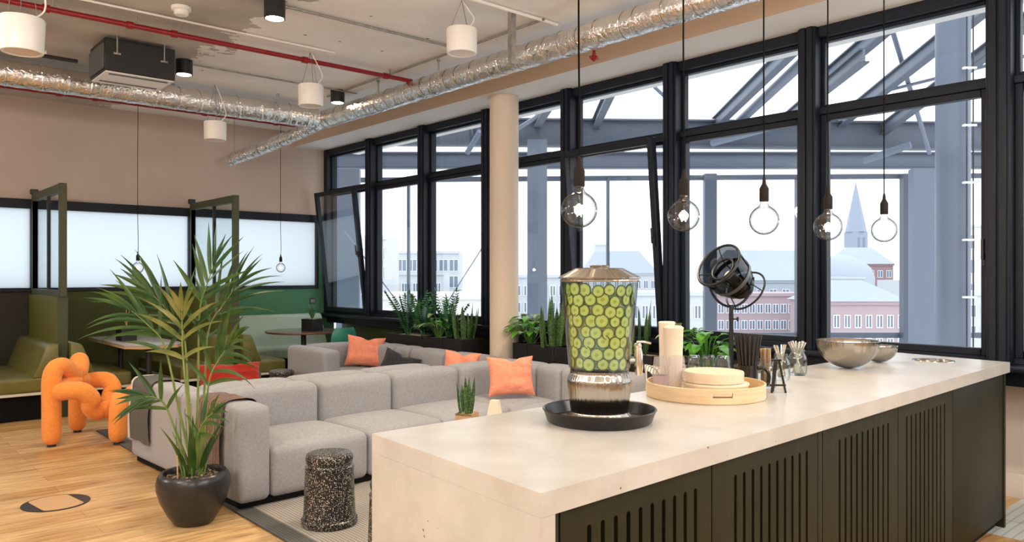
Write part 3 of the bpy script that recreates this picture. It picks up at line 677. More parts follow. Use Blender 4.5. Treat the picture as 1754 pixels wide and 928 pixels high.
# olive cubes by the window
for (x, y, w, h, lab) in ((5.45, 9.35, .34, .50, 'low olive upholstered cube seat under the window beside the round table'), (5.55, 8.62, .26, .46, 'smaller olive cube seat between round table and left planters')):
    t = thing('cube_seat', lab, 'stool', (x, y, 0)); bm = B(); soft(bm, -w/2, w/2, -w/2, w/2, .03, h, .025, 6, .008); obj('seat', bm, 'green_box', t)
    bm = B(); box(bm, -w/2+.04, w/2-.04, -w/2+.04, w/2-.04, 0, .03); obj('base', bm, 'bench_dark', t)

# ------------------------------------------------------------------ tables in the booths
t = thing('booth_table', 'rectangular grey topped table with chamfered corners between the booth benches', 'table')
poly = [(2.36,8.92),(2.50,8.76),(2.86,8.76),(2.97,8.92),(2.97,10.45),(2.36,10.45)]
bm = B(); prism(bm, poly, .735, .75, bev=.002); obj('tabletop', bm, 'table_grey', t)
bm = B(); prism(bm, [(x*.995+.013, y*.999+.01) for x, y in poly], .71, .7345); obj('plywood_edge', bm, 'ply', t)
for yy in (9.1, 10.2):
    bm = B(); cyl(bm, (2.66, yy, .02), (2.66, yy, .709), .03); obj('leg', bm, 'black_metal', t)
bm = B(); box(bm, 2.5, 2.82, 8.95, 10.35, 0, .02, .004); obj('foot_plate', bm, 'black_metal', t)
t = thing('round_table', 'round dark table with walnut edge beside the green wall', 'table', (4.82, 9.72, 0))
bm = B(); lathe(bm, [(0,.722),(.47,.722),(.50,.728),(.503,.74),(.5,.75),(0,.75)], 48); o = obj('tabletop', bm, ['walnut', 'table_top'], t)
for p in o.data.polygons:
    if p.normal.z > .8: p.material_index = 1
bm = B(); lathe(bm, [(0,.02),(.035,.02),(.035,.70),(.14,.715),(.14,.7215),(0,.7215)], 24); obj('pedestal', bm, 'black_metal', t)
bm = B(); lathe(bm, [(0,0),(.26,0),(.26,.012),(.05,.03),(0,.03)], 32); obj('base', bm, 'black_metal', t)
# teal shell chair, back to us
t = thing('shell_chair', 'teal plastic shell chair drawn up to the round table', 'chair', (4.87, 8.98, 0), math.radians(8))
bm = B(); N = 10; rows = []
for i in range(15):
    s = i/14
    if s < .5: y = .21-.40*(s/.5); z = .455-.02*math.sin(PI*s/.5); w = .2+.02*s
    else:
        q = (s-.5)/.5; y = -.19-.09*q**1.0-.03*math.sin(PI*q); z = .455+.38*q; w = .21-.02*q-(.05 if i == 14 else (.015 if i == 13 else 0))
    rows.append([bm.verts.new((w*(2*k/N-1), y+ (.06*(abs(2*k/N-1)**2) if s > .5 else 0), z+(.04*abs(2*k/N-1)**3 if s < .55 else 0))) for k in range(N+1)])
for a, b_ in zip(rows, rows[1:]):
    for k in range(N): bm.faces.new((a[k], a[k+1], b_[k+1], b_[k]))
bmesh.ops.solidify(bm, geom=bm.faces[:], thickness=.012)
obj('seat_shell', bm, 'teal', t)
for sx in (-1, 1):
    for sy in (-1, 1):
        bm = B(); tube(bm, [(.13*sx, .12*sy, .44), (.19*sx, .19*sy, .0)], .011, 8); obj('leg', bm, 'teal', t)

# ------------------------------------------------------------------ rug and sofas
bm = B(); box(bm, 1.92+.12, 5.6-.12, 2.45+.12, 8.2-.12, .002, .012); rt = thing('rug', 'large grey woven rug with dark border under the sofas', 'rug'); obj('rug_field', bm, 'rug', rt)
bm = B()
for q in ((1.92, 2.04, 2.45, 8.2), (5.48, 5.6, 2.45, 8.2), (2.04, 5.48, 2.45, 2.57), (2.04, 5.48, 8.08, 8.2)): box(bm, *q, .002, .012)
obj('rug_border', bm, 'rug_edge', rt)
ZR = .013
SH, SS = .66, .375
def sofa_part_arm(x0, x1, y0, y1, p, h=SH):
    bm = B(); soft(bm, x0, x1, y0, y1, ZR+.035, h, .045, 12, .012); return obj('arm', bm, 'sofa', p)
def feet(x0, x1, y0, y1, p):
    bm = B(); box(bm, x0+.03, x1-.03, y0+.03, y1-.03, ZR, ZR+.04); obj('plinth', bm, 'bench_dark', p)
def seat(x0, x1, y0, y1, p, back=None, fr=0):
    bm = B(); soft(bm, x0+.003, x1-.003, y0, y1, ZR+.035, SS, .05, 12, .03, .018 if fr else 0); obj('seat', bm, 'sofa', p)
def backm(x0, x1, y0, y1, p, h=SH):
    bm = B(); soft(bm, x0+.004, x1-.004, y0, y1, ZR+.035, h, .055, 12, .014); obj('backrest', bm, 'sofa', p)
# near sofa (faces the counter), back to back with the second one, return along the windows
G1 = thing('modular_sofa', 'light grey modular sofa facing the counter, nearest one, with coral cushion in its corner', 'sofa', (1.93, 4.77, 0), math.radians(3.2))
feet(0, 3.26, .02, .94, G1)
sofa_part_arm(0, .22, 0, .95, G1)
xs = [.222, .98, 1.68, 2.42]
for a, b_ in zip(xs, xs[1:]):
    seat(a, b_, .01, .70, G1, fr=1); backm(a, b_, .68, .95, G1)
seat(2.422, 3.0, -.0, .70, G1, fr=0); backm(2.42, 3.0, .68, .95, G1)
# return
def ret(x0, x1, y0, y1, p, wx=.27):
    bm = B(); soft(bm, x0, x1-wx+.02, y0+.003, y1-.003, ZR+.035, SS, .05, 12, .03); obj('seat', bm, 'sofa', p)
    bm = B(); soft(bm, x1-wx, x1, y0+.004, y1-.004, ZR+.035, SH, .055, 12, .014); obj('backrest', bm, 'sofa', p)
bm = B(); soft(bm, 3.002, 3.27, .31, .95, ZR+.035, SH, .055, 12, .014); obj('backrest', bm, 'sofa', G1)
ret(2.34, 3.27, -.50, -.002, G1); bm = B(); soft(bm, 3.002, 3.27, -.004, .306, ZR+.035, SH, .055, 12, .014); obj('backrest', bm, 'sofa', G1)
ret(2.34, 3.27, -1.25, -.502, G1)
feet(2.36, 3.25, -1.24, .02, G1)
# second sofa behind it, facing the booths
G2 = thing('modular_sofa', 'light grey modular sofa standing back to back with the near one, facing the booths', 'sofa', (1.875, 5.745, 0), math.radians(3.2))
feet(0, 2.35, .02, .93, G2)
sofa_part_arm(0, .22, 0.0, .96, G2)
for a, b_ in zip([.222, .95, 1.66], [.95, 1.66, 2.37]):
    seat(a, b_, .26, .95, G2); backm(a, b_, 0.0, .27, G2)
# third sofa by the windows, behind
G3 = thing('modular_sofa', 'light grey corner sofa by the window planters, furthest one, with coral and black cushions', 'sofa', (4.08, 7.72, 0))
feet(0, 1.14, .05, .92, G3)
sofa_part_arm(0, .2, 0, .95, G3)
seat(.202, .84, 0, .69, G3, fr=1); backm(.202, .86, .68, .95, G3)
bm = B(); soft(bm, .864, 1.14, .37, .95, ZR+.035, SH, .055, 12, .014); obj('backrest', bm, 'sofa', G3)
ret(.22, 1.14, -.33, -.004, G3); bm = B(); soft(bm, .864, 1.14, -.0, .364, ZR+.035, SH, .055, 12, .014); obj('backrest', bm, 'sofa', G3)
ret(.22, 1.14, -.97, -.334, G3); ret(.22, 1.14, -1.64, -.974, G3)
feet(.24, 1.12, -1.63, .05, G3)

# cushions
def cushion(label, m, loc, rz, lean, w=.42, h=.42, t=.15, lie=0, group=None, roll=0):
    o = thing('cushion', label, 'cushion', loc, rz, group)
    bm = B(); pillow(bm, w, h, t)
    c = obj('cover', bm, m, o); c.rotation_euler = (lean, roll, 0)
    return o
cushion('large coral square cushion in the corner of the nearest sofa', 'pillow_orange', (4.56, 5.16, .42), math.radians(-28), math.radians(-14), .43, .36)
cushion('coral square cushion leaning in the corner of the furthest sofa', 'pillow_orange', (4.80, 8.12, .40), math.radians(-30), math.radians(-18), .46, .38, roll=.12)
cushion('black cushion slumped beside a coral one on the furthest sofa', 'pillow_black', (4.72, 7.35, .32), math.radians(-70), math.radians(-20), .50, .33, .14, roll=math.radians(14))
cushion('coral cushion with only its top showing above the near sofa back', 'pillow_orange', (4.72, 6.15, .40), math.radians(-55), math.radians(-10), .38, .34, roll=math.radians(5))
cushion('cream cushion with black check pattern behind the drink dispenser', 'pillow_check', (5.0, 3.78, .39), math.radians(-62), math.radians(-16), .44, .40)
cushion('red cushion lying on the sofa behind the palm stems', 'pillow_red', (2.42, 6.12, .56), math.radians(-8), math.radians(-32), .52, .26, .14)

# throws draped over the two arms
def drape(name, label, m, parent_loc, rz, xa, xb, ya, yb, zt, drop_l, drop_r, hem=False, waves=3):
    o = thing(name, label, 'throw blanket', parent_loc, rz)
    path = []; r = .06
    n = 10
    for k in range(n+1): path.append((xa-.012, zt-.05-drop_l*(1-k/n)))
    for k in range(1, 6): a = PI-(PI/2)*k/5; path.append((xa-.012+r+r*math.cos(a), zt-.05+r*math.sin(a)))
    for k in range(1, 6): path.append((xa+.048+(xb-xa-.096)*k/6, zt+.014))
    for k in range(0, 6): a = PI/2-(PI/2)*k/5; path.append((xb+.012-r+r*math.cos(a), zt-.05+r*math.sin(a)))
    if drop_r:
        for k in range(1, n+1): path.append((xb+.012, zt-.05-drop_r*k/n))
    for part, (y0, y1), mm, off in (('cloth', (ya, yb), m, 0),)+((('hem', (yb-.03, yb+.012), 'throw_edge', .004),) if hem else ()):
        bm = B(); rows = []
        W = 16 if part == 'cloth' else 2
        for j, (x, z) in enumerate(path):
            row = []
            for i in range(W+1):
                y = y0+(y1-y0)*i/W
                lowness = max(0, (zt-.05-z))
                wv = (.010*math.sin((y-ya)*waves*6.3+j*.15)+.01)*min(1, lowness*5)
                sx = -1 if j < len(path)/2 else 1
                row.append(bm.verts.new((x+sx*(wv+off), y+(.01*math.sin(j*.5)), z+off*.6+ .003*math.sin(y*30))))
            rows.append(row)
        for a, b_ in zip(rows, rows[1:]):
            for i in range(W): bm.faces.new((a[i], a[i+1], b_[i+1], b_[i]))
        bmesh.ops.solidify(bm, geom=bm.faces[:], thickness=.008)
        obj(part, bm, mm, o)
    return o
drape('throw_blanket', 'dark grey knitted throw with pale hem hanging over the sofa end by the orange chair', 'throw_grey', (1.875, 5.745, 0), math.radians(3.2), 0, .22, .50, .90, .672, .42, .2, True)
drape('throw_blanket', 'brown and red striped throw over the near sofa arm, partly behind the palm', 'throw_brown', (1.93, 4.77, 0), math.radians(3.2), 0, .22, .22, .62, .672, .40, .12)

# ------------------------------------------------------------------ speckled stools
def stool(x, y, lab, z=0):
    t = thing('speckled_stool', lab, 'stool', (x, y, z), R.random()*6, None)
    bm = B(); lathe(bm, [(0,0),(.160,0),(.166,.008),(.166,.035),(.157,.042),(.153,.06),(.142,.335),(.145,.338),(.145,.344),(.132,.350),(.128,.362),(.138,.372),(.141,.395),(.136,.415),(.122,.424),(0,.422)], 56)
    obj('body', bm, 'speckle', t); return t
stool(2.25, 4.20, 'black stool with white speckles on the rug in front of the near sofa', ZR)
stool(2.235, 3.44, 'black speckled stool half hidden behind the counter end', ZR)
stool(3.85, 8.30, 'black speckled stool beside the arm of the furthest sofa', 0)
stool(2.06, 6.93, 'black speckled stool peeking out left of the throw draped sofa end', ZR)
# ------------------------------------------------------------------ floor box
t = thing('floor_outlet', 'round floor box with black ring and wooden inlay set in the planks', 'floor box', (1.12, 5.80, 0), math.radians(8))
bm = B(); lathe(bm, [(.0,.0),(.20,.0),(.20,.004),(.0,.0041)], 48); obj('ring', bm, 'black_metal', t)
bm = B(); 
pl = []
for k in range(48):
    a = 2*PI*k/48; x, y = .185*math.cos(a), .185*math.sin(a); x = max(-.12, min(.12, x)); pl.append((x, y))
prism(bm, pl, .004, .0055); obj('inlay', bm, 'ply', t)
# ------------------------------------------------------------------ orange tube chair
def orange_chair():
    A, Bp, Cc = Vector((1.458, 7.74, 0)), Vector((1.745, 8.30, 0)), Vector((1.92, 7.47, 0))
    t = thing('tube_armchair', 'orange sculptural armchair of thick padded tubes on the wooden floor', 'armchair', (1.46, 7.74, 0), math.atan2(-.27, .46))
    # local: +x back to front, +y from near leg to far leg
    r = .077; W = .63
    def mir(p): return (p[0], W-p[1], p[2])
    back = [(0,0,0),(0,0,.35),(0,0,.56),(.015,.03,.655),(.05,.09,.68),(.075,.16,.64),(.09,.24,.585),(.11,W/2,.56)]
    arm = [(.11,W/2,.545),(.09,.2,.53),(.06,.08,.50),(.08,-.02,.48),(.17,-.045,.49),(.26,-.03,.48),(.315,.01,.41),(.30,.04,.34),(.33,.09,.28),(.40,.15,.27)]
    seat_ = [(.33,.09,.28),(.40,.16,.285),(.46,.26,.30),(.50,W/2,.31)]
    leg = [(.50,W/2,.32),(.51,.2,.34),(.53,.09,.37),(.545,.02,.35),(.545,-.01,.27),(.54,-.01,0)]
    for nm, pts in (('back_tube', back), ('arm_tube', arm), ('seat_tube', seat_), ('front_leg', leg)):
        for s in (0, 1):
            bm = B(); tube(bm, [mir(p) for p in pts] if s else pts, r, 20, smooth=6, round_ends=True)
            o = obj(nm, bm, 'orange_fab', t)
            if nm in ('back_tube', 'front_leg'): 
                p = mir(pts[0 if nm == 'back_tube' else -1]) if s else pts[0 if nm == 'back_tube' else -1]
                b2 = B(); lathe(b2, [(0,0),(.035,0),(.035,.03),(0,.03)], 16, (p[0], p[1], 0)); obj('foot_glide', b2, 'black_metal', o)
                o.location.z = .012
                for c in o.children: c.location.z = -.012
    return t
orange_chair()

# ------------------------------------------------------------------ the counter
CA, CB, CC, CD = (1.272, 1.335), (1.337, 2.208), (5.383, 2.20), (5.286, 1.49)
ZT = .98; TH = .06
def inset(p, q, t): return (p[0]+(q[0]-p[0])*t, p[1]+(q[1]-p[1])*t)
t = thing('kitchen_counter', 'long pale concrete topped kitchen counter with dark slotted wooden fronts', 'counter')
# disposal opening cut out of the worktop
hx, hy, hr = 5.04, 1.83, .105
bm = B(); seg = 40
ring_t = [bm.verts.new((hx+hr*math.cos(2*PI*k/seg), hy+hr*math.sin(2*PI*k/seg), ZT)) for k in range(seg)]
ring_b = [bm.verts.new((hx+hr*math.cos(2*PI*k/seg), hy+hr*math.sin(2*PI*k/seg), ZT-TH)) for k in range(seg)]
def outer(ang):
    d = (math.cos(ang), math.sin(ang)); best = None; poly = [CA, CD, CC, CB]
    for i in range(4):
        (x1, y1), (x2, y2) = poly[i], poly[(i+1) % 4]; ex, ey = x2-x1, y2-y1
        den = d[0]*ey-d[1]*ex
        if abs(den) < 1e-9: continue
        s = ((x1-hx)*ey-(y1-hy)*ex)/den; u = ((x1-hx)*d[1]-(y1-hy)*d[0])/den
        if s > 0 and -1e-6 <= u <= 1+1e-6 and (best is None or s < best): best = s
    return (hx+d[0]*best, hy+d[1]*best)
outp = [outer(2*PI*k/seg) for k in range(seg)]
for c_ in (CA, CD, CC, CB):          # snap the nearest spoke to each corner
    a = math.atan2(c_[1]-hy, c_[0]-hx) % (2*PI); k = round(a/(2*PI)*seg) % seg
    while True:
        if outp[k] in (CA, CB, CC, CD): k = (k+1) % seg; continue
        outp[k] = c_; break
ot = [bm.verts.new((x, y, ZT)) for x, y in outp]; ob = [bm.verts.new((x, y, ZT-TH)) for x, y in outp]
for k in range(seg):
    j = (k+1) % seg
    bm.faces.new((ring_t[k], ring_t[j], ot[j], ot[k])); bm.faces.new((ring_b[j], ring_b[k], ob[k], ob[j]))
    bm.faces.new((ot[k], ot[j], ob[j], ob[k])); bm.faces.new((ring_t[j], ring_t[k], ring_b[k], ring_b[j]))
top = obj('worktop', bm, 'concrete', t, smooth=False)
d_ab = Vector((CB[0]-CA[0], CB[1]-CA[1]))
bm = B(); prism(bm, [CA, (CA[0]+.05, CA[1]+.002), (CB[0]+.05, CB[1]), CB], .0, ZT-TH-.0005); obj('side_slab', bm, 'concrete', t, smooth=False)
# cabinet carcass behind the fronts
def fy(x): return CA[1]+(x-CA[0])*(CD[1]-CA[1])/(CD[0]-CA[0])
bm = B(); prism(bm, [(1.335, fy(1.335)+.06), (5.22, fy(5.22)+.06), (5.28, 2.16), (1.40, 2.17)], .0, ZT-TH-.002); obj('cabinet_body', bm, 'void', t)
bm = B(); prism(bm, [(5.222, fy(5.22)+.015), (5.255, fy(5.25)+.015), (5.33, 2.17), (5.285, 2.17)], 0, ZT-TH-.002); obj('end_panel', bm, 'cab', t)
bm = B(); prism(bm, [(1.40, 2.172), (5.28, 2.162), (5.28, 2.182), (1.40, 2.192)], 0, ZT-TH-.002); obj('rear_panel', bm, 'cab', t)
ang = math.atan2(CD[1]-CA[1], CD[0]-CA[0])
def slotted(x0, x1, sx0, sx1, n, name='slotted_panel'):
    w = x1-x0
    cu = bpy.data.curves.new('c', 'CURVE'); cu.dimensions = '2D'; cu.fill_mode = 'BOTH'; cu.extrude = .010
    def spl(pts):
        s = cu.splines.new('POLY'); s.points.add(len(pts)-1)
        for p, q in zip(s.points, pts): p.co = (q[0], q[1], 0, 1)
        s.use_cyclic_u = True
    H = ZT-TH-.006
    spl([(0,.06),(w,.06),(w,H),(0,H)])
    for k in range(n):
        cx = sx0-x0+(sx1-sx0)*k/(n-1); hw = .0085 if n else 0; zt, zb = .857, .15
        spl([(cx+hw*math.cos(a), zt-hw+hw*math.sin(a)) for a in [PI*i/6 for i in range(7)]]+[(cx+hw*math.cos(a), zb+hw+hw*math.sin(a)) for a in [PI+PI*i/6 for i in range(7)]])
    tmp = bpy.data.objects.new('tmp', cu); COL.objects.link(tmp)
    dg = bpy.context.evaluated_depsgraph_get(); me = bpy.data.meshes.new_from_object(tmp.evaluated_get(dg)); bpy.data.objects.remove(tmp)
    me.transform(Matrix.Rotation(PI/2, 4, 'X')); me.materials.clear(); me.materials.append(M['cab']); me.name = name
    o = bpy.data.objects.new(name, me); COL.objects.link(o); o.parent = t
    o.location = (x0, fy(x0)+.030, 0); o.rotation_euler = (0, 0, ang)
    for p in me.polygons: p.use_smooth = False
    return o
bm = B(); box(bm, 0, .03, 0, .02, .06, ZT-TH-.006, .002); o = obj('filler_strip', bm, 'cab', t); o.location = (1.325, fy(1.325)+.02, 0); o.rotation_euler.z = ang
slotted(1.36, 2.047, 1.47, 1.96, 10)
slotted(2.053, 2.775, 2.19, 2.69, 10)
bm = B(); box(bm, 0, .038, 0, .02, .06, ZT-TH-.006, .002); o = obj('filler_strip', bm, 'cab', t); o.location = (2.779, fy(2.779)+.02, 0); o.rotation_euler.z = ang
slotted(2.821, 3.57, 2.97, 3.46, 10)
slotted(3.576, 4.31, 3.68, 4.19, 10)
bm = B(); box(bm, 0, .90, 0, .02, .06, ZT-TH-.006, .002); o = obj('plain_panel', bm, 'cab', t); o.location = (4.318, fy(4.318)+.02, 0); o.rotation_euler.z = ang
bm = B(); lathe(bm, [(hr-.004,-.05),(hr-.004,.002),(hr+.012,.003),(hr+.014,.0005),(hr+.0,.0003)], 48, (hx, hy, ZT)); obj('steel_ring', bm, 'chrome', t)
bm = B(); lathe(bm, [(0,-.028),(hr-.03,-.024),(hr-.006,-.012),(hr-.0045,-.012)], 48, (hx, hy, ZT)); obj('steel_flap', bm, 'steel', t)

# ------------------------------------------------------------------ drink dispenser
DX, DY = 2.056, 1.857
t = thing('round_tray', 'black round tray under the drink dispenser', 'tray', (DX, DY, ZT))
bm = B(); lathe(bm, [(0,.0),(.178,.0),(.186,.006),(.199,.042),(.203,.046),(.200,.049),(.195,.046),(.181,.009),(.174,.006),(0,.006)], 64); obj('tray_body', bm, 'black_tray', t)
t = thing('drink_dispenser', 'tall glass drink dispenser full of cucumber slices on a brushed steel base', 'drink dispenser', (DX, DY, ZT+.0065))
bm = B(); lathe(bm, [(0,0),(.112,0),(.115,.008),(.113,.017),(.103,.026),(.101,.034),(.104,.05),(.112,.11),(.115,.135),(.113,.15),(.106,.162),(.104,.172),(.104,.178),(0,.178)], 72); obj('steel_base', bm, 'steel', t)
zb = .180; zt = .488
bm = B(); lathe(bm, [(0,zb),(.104,zb),(.110,zb+.012),(.136,zt-.012),(.137,zt),(.133,zt),(.132,zt-.012),(.107,zb+.014),(.1,zb+.004),(0,zb+.004)], 72); obj('glass_vessel', bm, 'jar_glass', t)
bm = B(); lathe(bm, [(0,zb+.006),(.090,zb+.008),(.095,zb+.02),(.114,zt-.03),(.0,zt-.03)], 48); obj('water', bm, 'water', t)
bm = B(); lathe(bm, [(.0,zt+.002),(.139,zt+.002),(.141,zt+.006),(.139,zt+.012),(.146,zt+.014),(.146,zt+.018),(.092,zt+.046),(.085,zt+.050),(.04,zt+.052),(0,zt+.052)], 72); lid = obj('lid', bm, 'steel', t)
bm = B(); lathe(bm, [(0,zt+.0525),(.032,zt+.0525),(.034,zt+.058),(.03,zt+.061),(0,zt+.061)], 32); obj('knob', bm, 'steel', lid)
# tap on the right side
ta = math.atan2(CR.y*.93-CF.y*.36, CR.x*.93-CF.x*.36)
mt = Matrix.Rotation(ta, 4, 'Z')
bm = B(); tube(bm, [(.100,0,.216),(.150,0,.216)], .012, 16); tube(bm, [(.138,0,.262),(.140,0,.236),(.142,0,.19),(.142,0,.165)], lambda s: .012+.004*math.sin(PI*s), 16)
lathe(bm, [(0,.262),(.014,.262),(.015,.268),(.01,.275),(0,.276)], 16, (.138, 0, 0)); bmesh.ops.transform(bm, matrix=mt, verts=bm.verts); tap = obj('tap', bm, 'chrome', t)
bm = B(); tube(bm, [(.135,0,.279),(.155,0,.281),(.185,0,.276)], .0045, 10, smooth=4); bmesh.ops.transform(bm, matrix=mt, verts=bm.verts); obj('tap_lever', bm, 'chrome', tap)
bm = B(); lathe(bm, [(0,0),(.016,0),(.017,.003),(0,.004)], 20, mtx=mt @ Matrix.Translation((.109,0,.216)) @ Matrix.Rotation(PI/2, 4, 'Y')); obj('washer', bm, 'grey_metal', tap)
# cucumber slices pressed against the glass
bm = B(); lathe(bm, [(0,-.0018),(.0190,-.0018),(.0194,0),(.0190,.0018),(0,.0018)], 26); flesh = bm
first = None
fa = math.atan2(-CF.y, -CF.x)
rows_n = 8
zlo, zhi = zb+.020, zt-.022
for rr in range(rows_n):
    z = zlo+.008+(zhi-zlo-.012)*rr/(rows_n-1)
    rad = .1045+(.1305-.1045)*(z-zb)/(zt-zb)
    nn = int(2*PI*rad/.0445)
    for k in range(nn):
        a = 2*PI*(k+(rr % 2)*.5+R.uniform(-.14, .14))/nn+fa
        da = (a-fa+PI) % (2*PI)-PI
        if abs(da) > 1.95: continue
        zz = z+R.uniform(-.005, .005)
        rd = .1045+(.1305-.1045)*(zz-zb)/(zt-zb)-.0045-.0044*((k+(rr//2)) % 2)
        pos = Vector((DX+rd*math.cos(a), DY+rd*math.sin(a), ZT+.0065+zz))
        nrm = Vector((math.cos(a)*.997, math.sin(a)*.997, -.08)).normalized()
        q = nrm.to_track_quat('Z', 'Y').to_euler(); s = R.uniform(.93, 1.12)
        if first is None:
            first = thing('cucumber_slice', 'round cucumber slice pressed against the glass inside the drink dispenser', 'cucumber slice', pos, 0, 'cucumber slices in the drink dispenser')
            obj('flesh', flesh, 'cucumber', first)
            b2 = B(); lathe(b2, [(.0188,-.0021),(.0222,-.0018),(.0230,0),(.0222,.0018),(.0188,.0021)], 26); obj('rind', b2, 'rind', first)
            c_ = first
        else: c_ = dup(first)
        c_.location = pos; c_.rotation_euler = q; c_.scale = (s, s, 1)

# ------------------------------------------------------------------ bamboo tray and what stands on it
TX, TY = 2.83, 1.945
t = thing('bamboo_tray', 'round light wooden tray with slot handles on the counter', 'tray', (TX, TY, ZT))
bm = B(); lathe(bm, [(0,0),(.246,0),(.25,.004),(.25,.012),(.24,.012),(0,.010)], 64); obj('tray_floor', bm, 'bamboo', t)
bm = B(); seg = 96; fa2 = math.atan2(-CF.y, -CF.x)
def wall_h(a):
    return .040
rows = []
for k in range(seg):
    a = 2*PI*k/seg
    rows.append([bm.verts.new((r_*math.cos(a), r_*math.sin(a), z_)) for r_, z_ in ((.25,.0121),(.2502,.026),(.2502,.048),(.251,.062),(.248,.064),(.243,.062),(.2422,.048),(.2422,.026),(.242,.0121))])
for k in range(seg):
    a = 2*PI*(k+.5)/seg; b_ = rows[(k+1) % seg]; r_ = rows[k]
    hole = any(abs((a-h+PI) % (2*PI)-PI) < .17 for h in (fa2+.03, fa2+PI))
    for i in range(8):
        if hole and i in (1, 6): continue
        bm.faces.new((r_[i], b_[i], b_[i+1], r_[i+1]))
obj('rim', bm, 'bamboo', t)
def on_tray(u, w): p = CR*u+CF*w; return (TX+p.x, TY+p.y)
x, y = on_tray(.045, .0)
t = thing('round_box', 'wide cream round cardboard bowl stack, lower and wider, on the wooden tray', 'bowl', (x, y, ZT+.0125))
bm = B(); lathe(bm, [(0,0),(.125,0),(.132,.004),(.136,.036),(.140,.040),(.140,.046),(.134,.048),(0,.048)], 56); obj('bowl_stack', bm, 'cream2', t)
t = thing('round_box', 'smaller cream round bowl stack sitting on the wider one on the tray', 'bowl', (x-.004, y+.01, ZT+.0615))
bm = B(); lathe(bm, [(0,0),(.122,0),(.127,.003),(.129,.040),(.127,.046),(.122,.047),(.118,.043),(0,.041)], 56); obj('bowl_stack', bm, 'cream', t)
x, y = on_tray(-.125, .06)
t = thing('paper_cup_stack', 'tall stack of cream paper cups standing on the wooden tray', 'cup stack', (x, y, ZT+.0125))
bm = B(); lathe(bm, [(0,0),(.034,0),(.039,.09),(.0395,.1),(.0405,.18),(.041,.19),(.043,.268),(.045,.272),(.045,.278),(.0415,.280),(.036,.285),(.0,.285)], 36); obj('cups', bm, 'cream2', t)
x2, y2 = on_tray(-.115, .11)
t = thing('paper_cup_stack', 'second slimmer cream cup stack just behind the tall one', 'cup stack', (x2+.02, y2+.05, ZT+.0125))
bm = B(); lathe(bm, [(0,0),(.030,0),(.036,.27),(.038,.295),(.033,.298),(0,.296)], 36); obj('cups', bm, 'cream2', t)
for (u, w, r_, h, lab) in ((-.19, .02, .033, .155, 'short stack of clear plastic cups at the left edge of the wooden tray'), (-.135, -.065, .037, .165, 'front stack of frosted clear plastic cups on the wooden tray')):
    x, y = on_tray(u, w); t = thing('plastic_cup_stack', lab, 'cup stack', (x, y, ZT+.0125))
    pr_ = [(0,0)]
    for k in range(6): pr_ += [(r_*1.0-.0004*k, .003+h*k/7.), (r_*1.0-.0004*k+.002, .003+h*k/7.+.002), (r_*.97-.0004*k, .003+h*k/7.+.004)]
    pr_ += [(r_*.8, h), (0, h)]
    bm = B(); lathe(bm, pr_, 32); obj('cups', bm, 'plastic_cup', t)
    if r_ < .035:
        bm = B(); lathe(bm, [(r_*1.04,.03),(r_*1.03,.075)], 32); obj('printed_band', bm, 'label_red', t)
def at(u, v, z=ZT):
    k = (u-877)/1324; d = (EYE-z)*1324/(v-471); p = CR*(k*d)+CF*d; return p.x, p.y
# upturned tumblers behind the tray
first = None
for k, u in enumerate((1189, 1214, 1239)):
    x, y = at(u, 654)
    lab = ['upturned glass tumbler behind the tray, leftmost of the three', 'upturned glass tumbler behind the tray, middle of the three', 'upturned glass tumbler behind the tray, rightmost of the three'][k]
    if first is None:
        first = thing('glass_tumbler', lab, 'glass', (x, y, ZT+.001), 0, 'upturned glass tumblers')
        bm = B(); lathe(bm, [(.040,0),(.041,.004),(.041,.05),(.039,.062),(.033,.078),(.031,.092),(.027,.096),(0,.094)], 32)
        lathe(bm, [(.0375,0),(.038,.05),(.036,.061),(.030,.078),(.028,.088),(0,.089)], 32); obj('glass_body', bm, 'jar_glass', first)
        bm = B()
        for k2 in range(16):
            a = 2*PI*k2/16; cyl(bm, (.0355*math.cos(a), .0355*math.sin(a), .070), (.0325*math.cos(a), .0325*math.sin(a), .090), .0022, 6)
        obj('ribbing', bm, 'jar_glass', first); first.scale = (.88, .88, 1.35)
    else: dup(first, (x, y, ZT+.001), k, lab)
# black mug with straws
mx_, my_ = at(1281, 668)
t = thing('coffee_mug', 'black glazed mug holding a bundle of straws on the counter', 'mug', (mx_, my_, ZT))
bm = B(); lathe(bm, [(0,.0),(.036,.0),(.041,.006),(.042,.03),(.044,.10),(.046,.115),(.043,.116),(.040,.10),(.038,.01),(0,.008)], 40); obj('cup', bm, 'mug', t)
bm = B(); hv = (CR*.95-CF*.3).normalized()
tube(bm, [hv*.043+Vector((0,0,.098)), hv*.068+Vector((0,0,.102)), hv*.088+Vector((0,0,.08)), hv*.090+Vector((0,0,.045)), hv*.07+Vector((0,0,.022)), hv*.042+Vector((0,0,.03))], .0075, 12, smooth=5); obj('handle', bm, 'mug', t)
first = None
pts_ = []
for ring, n_ in ((.0, 1), (.011, 6), (.021, 12), (.030, 17)):
    for k in range(n_): pts_.append((ring, 2*PI*k/n_+ring*30))
for r_, a in pts_:
    b0 = Vector((r_*.72*math.cos(a), r_*.72*math.sin(a), .01)); b1 = Vector((r_*1.95*math.cos(a), r_*1.95*math.sin(a), .25+R.uniform(-.004, .006)))
    if first is None:
        bm = B(); tube(bm, [(0,0,0),(0,0,.243)], .0042, 10, caps=False); tube(bm, [(0,0,.243),(0,0,.0)], .0035, 10, caps=False)
        first = obj('paper_straw', bm, 'straw'); o = first
        tag(o, 'black straw standing in the black mug on the counter', 'straw', 'black straws in the mug')
    else: o = first.copy(); COL.objects.link(o)
    o.location = Vector((mx_, my_, ZT))+b0; o.rotation_euler = (b1-b0).to_track_quat('Z', 'Y').to_euler()
